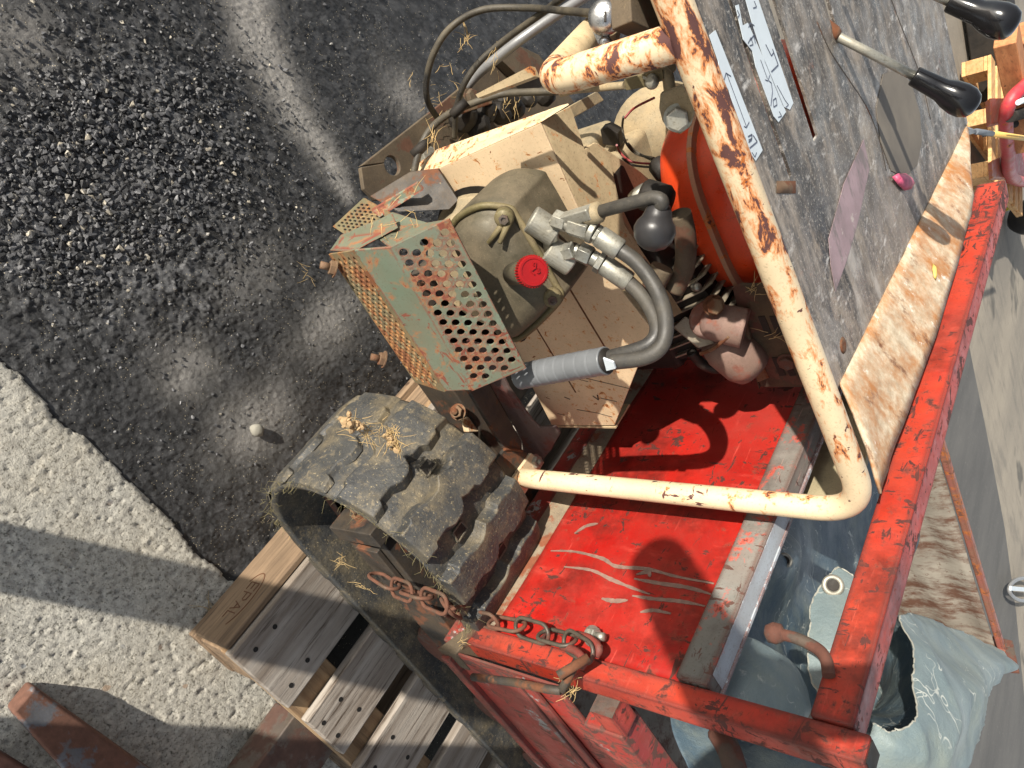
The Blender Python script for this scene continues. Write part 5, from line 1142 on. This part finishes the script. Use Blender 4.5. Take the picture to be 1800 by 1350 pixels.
# stones, leaves, straw
def pebble(px, py, r, z0, label, mt='pebble', group=None):
    m = MB(); m.grid(lambda u, v: P(px, py, z=z0) + V(r * (1 + .42 * mnoise.noise(Vector((math.cos(v * 6.28), math.sin(v * 6.28), u * 3 + px)))) * math.sin(u * math.pi) * math.cos(v * 6.2832) * 1.15, r * math.sin(u * math.pi) * math.sin(v * 6.2832), r * .75 + r * .75 * math.cos(u * math.pi)), 12, 17)
    o = m.build('pebble', MT[mt], None); tag(o, label, 'pebble'); return o
pebble(448, 756, .0115, -.006, 'small pale round pebble lying alone on the asphalt near the track')
def leaf(name, outline, n_, mt, label, bend, place):
    m = MB(); vs = []; cen_ = sum(outline, Vector()) / len(outline); vs = [cen_ + n_ * bend] + [p for p in outline]; k = len(outline)
    mids = [cen_.lerp(p, .55) + n_ * bend * .8 for p in outline]; vs = [cen_ + n_ * bend] + mids + list(outline)
    fs = [(0, 1 + i, 1 + (i + 1) % k) for i in range(k)] + [(1 + i, 1 + k + i, 1 + k + (i + 1) % k, 1 + (i + 1) % k) for i in range(k)]
    m.quadv(vs, fs, True); o = m.build(name, MT[mt], None, solid=.0006); tag(o, label, 'leaf'); return o
leaf('petal', [P(*p, z=ZP + .003) for p in ((1568, 311), (1578, 305), (1592, 305), (1602, 312), (1608, 322), (1602, 332), (1590, 335), (1580, 326))], Vector((0, 0, 1)), 'leaf_pink', 'pink fallen petal lying on the worn control panel', .006, None)
lf = [(1635, 500), (1640, 508), (1645, 518), (1640, 524), (1634, 520), (1631, 508)]
leaf('leaf', [lipf(.50 + (p[1] - 500) * -.0008, .45 + (p[0] - 1631) * .012) + V(0, 0, .003) for p in lf], Vector((-.3, 0, 1)), 'leaf_yellow', 'small pale yellow leaf stuck on the rust streaked panel lip', .003, None)
def straw(name, spots, label, n, mt='straw', L0=.02, parent=None):
    m = MB()
    for (c0, rad, cnt, nn) in spots:
        c0 = Vector(c0); nn = Vector(nn).normalized(); main = Vector(rng.normal(0, 1, 3)); main = (main - nn * main.dot(nn)).normalized()
        for i in range(max(4, int(cnt * .55))):
            t = main * rng.choice((-1, 1)) + Vector(rng.normal(0, .55, 3)); t = (t - nn * t.dot(nn) * .96).normalized(); sdv = nn.cross(t); p = c0 + Vector(rng.normal(0, rad, 3)) * .55; p -= nn * (p - c0).dot(nn) * .8; L = L0 * rng.uniform(.3, 1.25)
            bd = rng.normal(0, .22); pts = [p + t * L * k / 4 + sdv * L * bd * (k / 4) ** 2 + nn * rng.uniform(0, .0022) for k in range(5)]
            m.tube(pts, [.00034, .0004, .00036, .0003, .0002], 4, False)
    o = m.build(name, MT[mt], parent, recalc=False); o['kind'] = 'stuff'
    if label: tag(o, label, 'straw')
    return o
up_ = (-.3, -.3, .9)
straw('dry_straw', [(P(632, 752, z=.515), .010, 80, up_), (P(690, 772, z=.52), .008, 60, up_), (P(672, 765, z=.522), .02, 26, up_)], 'dry straw tufts stuck in the tread of the near track', 0, L0=.022)
straw('dry_straw', [(P(1002, 1190, x=.70), .006, 46, (-1, 0, .3)), (P(1006, 1214, x=.705), .006, 26, (-1, 0, 0))], 'wisp of straw caught in the latch pin of the tray', 0, L0=.015)
straw('dry_straw', [(P(600, 990, y=.33), .010, 20, (0, -1, .3)), (P(512, 930, y=.34), .010, 16, (-1, -.5, 0)), (P(640, 1030, y=.33), .012, 14, (0, -1, .2)), (P(810, 1130, y=.30), .01, 14, (0, -1, .2))], 'loose straw hanging from the frayed rim of the near track', 0, L0=.024)
straw('dry_straw', [(P(818, 66, z=.53), .008, 30, (-.3, -.3, 1)), (P(760, 245, z=.53), .006, 26, (0, 0, 1)), (P(868, 100, z=.55), .008, 14, (0, 0, 1)), (P(900, 178, z=.45), .04, 50, (0, 0, 1)), (P(700, 400, y=.47), .03, 26, (0, -.5, 1)), (P(790, 180, z=.41), .06, 60, (0, 0, 1))], 'straw and grass tangled in the cables behind the engine cover', 0, L0=.02)
straw('dry_straw', [(P(375, 1070, z=.002), .01, 18, (0, 0, 1)), (P(540, 485, z=.0), .012, 14, (0, 0, 1))], 'thin straw wisps lying on the bare ground', 0, L0=.03)
straw('dry_straw', [(P(1330, 505, y=.759), .010, 20, (0, -1, .1)), (P(1360, 590, y=.759), .010, 14, (0, -1, .1))], 'dry grass caught on the silencer guard', 0, L0=.022)
m = MB()
for (px, py) in ((625, 748), (690, 770), (698, 786), (612, 742)):
    c0 = P(px, py, z=.519)
    for i in range(7):
        q = c0 + Vector(rng.normal(0, .004, 3)); r_ = rng.uniform(.003, .006); m.lathe([(r_ * .4, -r_ * .5), (r_, 0), (r_ * .5, r_ * .6)], q, rng.normal(0, 1, 3), 6, False)
tag(m.build('mud_crumbs', simple('dry_mud', S(178, 150, 112), .95), None), 'dried mud crumbs stuck on top of the near track', 'mud', kind='stuff')

# angular chippings that stand clear of the binder
protos = []
for k in range(36):
    bm = bmesh.new(); 
    for q in rng.normal(0, 1, (11, 3)):
        q = q / np.linalg.norm(q) * rng.uniform(.75, 1.05); bm.verts.new((q[0] * 1.0, q[1] * rng.uniform(.65, 1.0), q[2] * .62))
    bmesh.ops.convex_hull(bm, input=bm.verts); bm.verts.ensure_lookup_table()
    lone = [v for v in bm.verts if not v.link_faces]; bmesh.ops.delete(bm, geom=lone, context='VERTS'); bm.verts.index_update()
    protos.append((np.array([v.co[:] for v in bm.verts]), [[v.index for v in f.verts] for f in bm.faces])); bm.free()
vs, fs, tones, cnt, tries = [], [], [], 0, 0; base_ = 0
while cnt < 5200 and tries < 60000:
    tries += 1; px, py = rng.uniform(-40, 760), rng.uniform(-40, 900)
    dn_ = math.exp(-(((px - 250) / 200) ** 2 + ((py - 270) / 190) ** 2)) + .9 * math.exp(-(((px - 110) / 170) ** 2 + ((py - 390) / 150) ** 2)) + .05
    if rng.random() > dn_: continue
    c0 = P(px, py, z=-.007)
    if c0.y < KERB + .012: continue
    r_ = (.0022 + .0062 * rng.random() ** 1.6) * (.50 + .57 * min(1, dn_))
    pv, pf_ = protos[cnt % 36]; a = rng.uniform(0, 6.283); ca, sa = math.cos(a), math.sin(a); tl = rng.normal(0, .3)
    q = pv * r_; x_ = q[:, 0] * ca - q[:, 1] * sa; y_ = q[:, 0] * sa + q[:, 1] * ca; z_ = q[:, 2] + tl * q[:, 0]
    vs.append(np.stack([x_ + c0.x, y_ + c0.y, z_ + c0.z + r_ * rng.uniform(-.15, .35)], 1)); fs += [[base_ + i for i in f] for f in pf_]; base_ += len(pv); tones += [rng.random()] * len(pv); cnt += 1
me = bpy.data.meshes.new('stone_chippings'); me.from_pydata(np.concatenate(vs).tolist(), [], fs); t_ = me.attributes.new('tone', 'FLOAT', 'POINT'); t_.data.foreach_set('value', np.array(tones, dtype=np.float32))
n = N('grey_stone_chippings'); at_ = n.n('ShaderNodeAttribute'); at_.attribute_name = 'tone'
c = n.mix(at_.outputs['Fac'], S(40, 40, 40), S(100, 100, 102)); c = n.mix(n.rng(at_.outputs['Fac'], .95, .97), c, S(164, 156, 140)); c = n.mix(n.math('MULTIPLY', n.rng(n.noise(240, 4, .7), .45, .65), .5), c, S(40, 38, 36))
me.materials.append(n.done(c, n.rng(n.noise(90, 3), .3, .7, .3, .6), 0., n.noise(500, 4, .7), .5, .001))
o = bpy.data.objects.new('stone_chippings', me); COL.objects.link(o); tag(o, 'angular grey stone chippings bedded in the worn asphalt', 'chippings', kind='stuff')

# steel lying at the lower left
A0, A1 = P(20, 1255, z=.012), P(62, 1207, z=.012)
m = MB(); tipa, tipb = P(20, 1252, z=.035), P(60, 1206, z=.040); ea, eb = P(112, 1352, z=.10), P(262, 1352, z=.085)
d1 = (ea - tipa) * 1.6; d2 = (eb - tipb) * 1.5; d1.z *= .6; d2.z *= .6
qa, qb = tipa + d1, tipb + d2
thv = V(0, 0, -.030)
m.hexa([V(q.x, q.y, .0015) for q in (tipa, qa, qb, tipb)] + [tipa, qa, qb, tipb]); o = m.build('steel_bar', MT['fork'], None, bevel=.006, seg=3)
tag(o, 'brown rusty tapered steel bar with bluish paint traces lying on the concrete', 'steel bar')
m = MB(); m.bar(tipb + V(.012, .009, .001), qb + V(.0, .012, .001), .010, .016); m.build('raised_edge', MT['rusty'], o, bevel=.003) if False else None
m = MB(); m.bar(P(-30, 1330, z=.02), P(60, 1385, z=.03), .03, .03); tag(m.build('steel_bar', MT['fork'], None, bevel=.004), 'end of a second brown bar in the bottom left corner of the concrete', 'steel bar')
m = MB(); zt_ = .100
xa, xb, ye = .833, .945, .158
m.box(xa, xb, -.25, ye, .030, zt_); o = m.build('steel_channel', MT['dark_steel'], None, bevel=.003); tag(o, 'dark rusty square steel channel pushed under the near edge of the pallet', 'steel channel')

# ------------------------------------------------------------------ far yard beyond the machine
def gpt(px, py, z=0.): return P(px, py, z=z)
# dark flat sheet: the shade on the yard put into its colour and outline
m = MB(); m.plate([gpt(*p) + V(0, 0, -.026) for p in ((1560, 470), (1668, 500), (1700, 560), (1724, 680), (1748, 800), (1772, 930), (1792, 1080), (1808, 1250), (1820, 1400), (1600, 1400), (1500, 900))], (0, 0, .006)); tag(m.build('yard_shade', MT['mat'], None), 'large dark grey sheet standing in for the shade on the yard beyond the red rail', 'mat')  # no real mat: added sheet that carries the shade on the yard
fp = empty('far_pallet', gpt(1725, 210), 'orange tan wooden pallet lying in the yard behind the black lever knob', 'pallet')
dirx = V(1, .12, 0).normalized(); 
o0 = gpt(1690, 318); ex = (gpt(1690, 110) - o0); ex.z = 0; Lx = ex.length; exn = ex.normalized(); eyn = V(-exn.y, exn.x, 0)
if eyn.dot(V(1, 1, 0)) < 0: eyn = -eyn
def fb(a0, a1, b0, b1, z0, z1, name, mt):
    m = MB(); q = [o0 + exn * a + eyn * b_ for a, b_ in ((a0, b0), (a1, b0), (a1, b1), (a0, b1))]
    m.hexa([p + V(0, 0, z0) for p in q] + [p + V(0, 0, z1) for p in q]); part(m, name, mt, fp, bevel=.004)
for a in (0, Lx / 2 - .05, Lx - .1): fb(a, a + .1, 0, .14, .025, .125, 'block', 'wood_far'); fb(a, a + .1, .45, .6, .025, .125, 'block', 'wood_far'); fb(a, a + .1, 0, .95, .0, .024, 'bottom_board', 'wood_far')
for a in (0, Lx / 2 - .05, Lx - .1): fb(a, a + .1, 0, .95, .1255, .146, 'stringer', 'wood_far')
for b_ in (0, .17, .34, .51, .68, .83): fb(0, Lx, b_, b_ + .11, .1465, .168, 'top_board', 'wood_far')
# brown timbers at the upper right corner
for (p0, p1, wd) in (((1768, 60), (1806, 250), .16), ((1790, 60), (1850, 260), .14)):
    a_, c_ = gpt(*p0, z=.45), gpt(*p1, z=.42); m = MB(); m.bar(a_, c_, wd, .10); o = m.build('timber', MT['wood_brown'], None, bevel=.006)
    tag(o, 'brown timber beam behind the red machine, %s' % ('nearer the pallet' if p0[0] == 1768 else 'at the very edge of the photo'), 'timber')
m = MB(); m.box(-.1, .1, -.1, .1, 0, .1)
a_, c_ = gpt(1735, -20, z=.12), gpt(1760, 165, z=.12); m = MB(); m.bar(a_, c_, .30, .24); tag(m.build('shadow_box', MT['dark'], None, bevel=.01), 'black box standing in for the shadow between the yard floor and the brown timbers', 'shade_block')  # added black block: the deep shadow here is put into its colour
a_, c_ = gpt(1722, -40, z=.03), gpt(1738, 100, z=.03); m = MB(); m.bar(a_, c_, .12, .05); tag(m.build('steel_plate', MT['dark_steel'], None, bevel=.006), 'dark steel edge strip lying along the added black shadow block', 'plate')
# red implement with a bent tube
ri_ = empty('red_implement', gpt(1785, 260), 'pinkish red farm implement with a bent tube hoop and bracket plates', 'farm implement')
zt_ = .34
hoop = [P(1840, 120, z=.52), P(1800, 152, z=.50), P(1776, 178, z=.46), P(1768, 210, z=.42), P(1771, 260, z=.36), P(1774, 302, z=.30), P(1790, 318, z=.26), P(1830, 322, z=.24)]
RP = painted('faded_pink_red_paint', S(196, 52, 66), rust=.3, dirt=.4, scale=14, seed=31)
RB = painted('red_brown_bracket_paint', S(186, 96, 78), rust=.5, dirt=.5, scale=12, seed=32)
MB().tube(smooth_path(hoop, 8), .034, 14).build('hoop_tube', RP, ri_)
m = MB(); m.plate([P(1740, 172, z=.40), P(1766, 172, z=.40), P(1768, 212, z=.36), P(1742, 218, z=.36)], (.03, .03, -.03)); m.build('bracket_plate', RB, ri_, bevel=.004)
m = MB(); m.plate([P(1744, 282, z=.30), P(1768, 272, z=.30), P(1770, 312, z=.26), P(1745, 312, z=.26)], (.03, .03, -.03)); m.build('bracket_plate', RB, ri_, bevel=.004)
m = MB(); m.plate([P(1782, 262, z=.25), P(1830, 258, z=.25), P(1830, 330, z=.22), P(1782, 318, z=.22)], (.02, .02, -.05)); m.build('skirt_plate', RP, ri_, bevel=.004)
m = MB(); m.tube([P(1776, 205, z=.45), P(1830, 190, z=.50)], .03, 10); m.tube([P(1775, 215, z=.40), P(1830, 228, z=.42)], .022, 10); m.build('linkage', MT['dark'], ri_)
m = MB(); m.tube([P(1790, 180, z=.60), P(1830, 165, z=.64)], .012, 10); m.build('pale_handle', MT['white'], ri_)
m = MB(); m.box(0, .1, 0, .1, 0, .1)
a_ = P(1793, 372, z=.05); m = MB(); m.lathe([(.10, -.06), (.14, -.05), (.16, 0), (.14, .05), (.10, .06)], P(1812, 380, z=.14), (1, .3, .1), 24); wh_ = empty('old_wheel', P(1812, 380, z=.0), 'black rubber wheel lying just past the end of the red rail', 'wheel'); m.build('tyre', MT['knob_dusty'], wh_)
m = MB(); m.lathe([(.02, -.03), (.06, -.025), (.06, .025), (.02, .03)], P(1812, 380, z=.14), (1, .3, .1), 18); m.build('hub', MT['rusty'], wh_)
m = MB(); m.tube(smooth_path([P(1768, 368, z=.05), P(1778, 366, z=.06), P(1792, 372, z=.06)], 4), .014, 8); tag(m.build('yellow_rod', simple('yellow_paint', S(200, 176, 60), .6), None), 'short yellow rod lying on the yard below the end of the red rail', 'rod')
# frayed cable end with a yellow handle, sticking up beyond the panel corner
wb = empty('wire_brush', P(1740, 234, z=.50), 'yellow stick with grey sleeve and splayed wire end beyond the panel corner', 'brush')
m = MB(); m.tube([P(1744, 235, z=.50), P(1800, 243, z=.52), P(1840, 248, z=.53)], .013, 12); m.build('yellow_handle', simple('yellow_handle', S(222, 182, 104), .5), wb)
m = MB(); m.tube([P(1715, 231, z=.50), P(1744, 235, z=.50)], .012, 12); m.build('grey_sleeve', simple('grey_sleeve', S(104, 110, 118), .5), wb)
m = MB()
for i in range(16):
    e = P(1690 + rng.uniform(-3, 4), 222 + i * 1.1 + rng.uniform(-2, 2), z=.50 + rng.normal(0, .01)); m.tube([P(1718, 231, z=.50), P(1705, 226 + i * .6, z=.50), e], .0035, 5)
m.build('wire_bristles', MT['silver_hose'], wb)
# wire loops lying on the yard at the right edge
for (cx_, cy_, rx_, ry_, lab) in ((1800, 1036, 26, 20, 'grey wire loop with a pale crosspiece lying on the yard at the right edge'),):
    pts = [P(cx_ + rx_ * math.cos(a), cy_ + ry_ * math.sin(a), z=.05) for a in np.linspace(0, 2 * math.pi, 25)[:-1]]
    wl = MB().tube(pts, .014, 8, closed=True).build('wire_loop', MT['silver_hose'], None); tag(wl, lab, 'wire loop')
    MB().bar(P(1776, 1034, z=.06), P(1812, 1037, z=.06), .03, .01).build('crosspiece', MT['white'], wl)

# ------------------------------------------------------------------ the person taking the photo, whose shadow falls across the scene
pb = Vector((-.225, -.345, -.002)); pf = Vector((.669, .743, 0)); plv = Vector((-.743, .669, 0))
fw = Vector(RC[2]); ph_up = Vector(RC[0]); ph_rt = Vector(RC[1])
phc = Vector(CAM) - fw * .016 - ph_up * .052 - ph_rt * .018
def loc(f, l, z): return pb + pf * f + plv * l + Vector((0, 0, z))
J = {}; E_ = []
def jn(k, p, r, par=None):
    J[k] = (len(J), p, r)
    if par: E_.append((J[par][0], J[k][0]))
jn('pelvis', loc(0, 0, .93), .115)
jn('waist', loc(.01, -.03, 1.06), .105, 'pelvis'); jn('chest', loc(.0, -.06, 1.24), .118, 'waist'); jn('upper', loc(.0, -.05, 1.38), .10, 'chest'); jn('neck', loc(.02, 0, 1.47), .055, 'upper'); jn('skull', loc(.06, 0, 1.56), .085, 'neck'); jn('crown', loc(.05, 0, 1.67), .078, 'skull')
for sd, nm in ((1, 'l'), (-1, 'r')):
    jn(nm + 'hip', loc(0, .09 * sd, .88), .095, 'pelvis'); jn(nm + 'knee', loc(.02, .125 * sd, .49), .060, nm + 'hip'); jn(nm + 'ankle', loc(-.01, .14 * sd, .09), .042, nm + 'knee'); jn(nm + 'toe', loc(.15, .155 * sd, .045), .040, nm + 'ankle')
    hand = phc + ph_rt * (.046 if sd < 0 else -.046) - ph_up * .045 - fw * .012
    wrist = hand - pf * .055 + Vector((0, 0, -.045)) + plv * .02 * sd
    jn(nm + 'shoulder', loc(-.01, .17 * sd - .05, 1.37), .056, 'upper'); jn(nm + 'elbow', loc(.06, .35 * sd, 1.13), .042, nm + 'shoulder'); jn(nm + 'wrist', wrist, .028, nm + 'elbow'); jn(nm + 'palm', hand - pf * .01 + Vector((0, 0, -.008)), .022, nm + 'wrist')
    side_ = ph_rt * (1 if sd < 0 else -1)
    for k in range(4):
        a = hand + ph_up * (.030 - .020 * k) - fw * .004 + side_ * .004; b2 = a + side_ * .006 + fw * .010 - ph_up * .002
        jn(nm + 'f%da' % k, a, .0085, nm + 'palm'); jn(nm + 'f%db' % k, b2, .0075, nm + 'f%da' % k); jn(nm + 'f%dc' % k, b2 - side_ * .016 + fw * .003, .0065, nm + 'f%db' % k)
    jn(nm + 't1', hand - fw * .016 - side_ * .002 + ph_up * .02, .010, nm + 'palm'); jn(nm + 't2', hand - fw * .018 - side_ * .022 + ph_up * .04, .008, nm + 't1')
me = bpy.data.meshes.new('person'); org = pb
me.from_pydata([tuple(v[1] - org) for v in J.values()], E_, [])
per = bpy.data.objects.new('person', me); COL.objects.link(per); per.location = org; ORG[per.name] = org
sk = per.modifiers.new('skin', 'SKIN'); sk.use_smooth_shade = True
for i, v in enumerate(J.values()):
    me.skin_vertices[0].data[i].radius = (v[2], v[2]); me.skin_vertices[0].data[i].use_root = (i == 0)
sb = per.modifiers.new('sub', 'SUBSURF'); sb.levels = 1; sb.render_levels = 2
n = N('clothes_and_skin'); sx = n.n('ShaderNodeSeparateXYZ'); n.l(n.tc.outputs['Object'], sx.inputs[0])
c = n.mix(n.rng(sx.outputs[2], .095, .1), S(50, 44, 40), S(52, 62, 84)); c = n.mix(n.rng(sx.outputs[2], .96, .965), c, S(66, 70, 74)); c = n.mix(n.rng(sx.outputs[2], 1.47, 1.475), c, S(206, 164, 140))
me.materials.append(n.done(c, .8))
tag(per, 'person in dark jacket and jeans standing on the concrete and holding a phone', 'person')
m = MB(); hc = loc(.04, 0, 1.63); m.grid(lambda u, v: hc + pf * (.108 * math.sin(u * 1.9) * math.cos(v * 6.2832) - .016) + plv * .098 * math.sin(u * 1.9) * math.sin(v * 6.2832) + V(0, 0, .118 * math.cos(u * 1.9)), 12, 25); m.build('hair', simple('dark_hair', S(48, 36, 28), .6), per)
m = MB()
for sd in (1, -1): m.lathe([(.004, -.004), (.013, 0), (.004, .004)], loc(.140, .032 * sd, 1.575), pf, 12)
m.build('eyes', MT['white'], per)['kind'] = 'stuff'
m = MB(); m.tube([loc(.142, 0, 1.575), loc(.162, 0, 1.535), loc(.142, 0, 1.53)], [.008, .013, .008], 8); m.build('nose', simple('skin_tone', S(206, 164, 140), .6), per)
m = MB(); m.tube([loc(.132, .022, 1.502), loc(.142, 0, 1.500), loc(.132, -.022, 1.502)], .005, 8); m.build('mouth', simple('lip_tone', S(168, 104, 96), .6), per)
m = MB(); q = [phc + ph_up * a + ph_rt * b_ + fw * c_ for c_ in (-.004, .004) for a, b_ in ((-.073, -.036), (.073, -.036), (.073, .036), (-.073, .036))]; m.hexa(q)
o = m.build('phone', MT['knob'], None, bevel=.003); tag(o, 'black phone held up in both hands by the person behind the camera', 'phone')
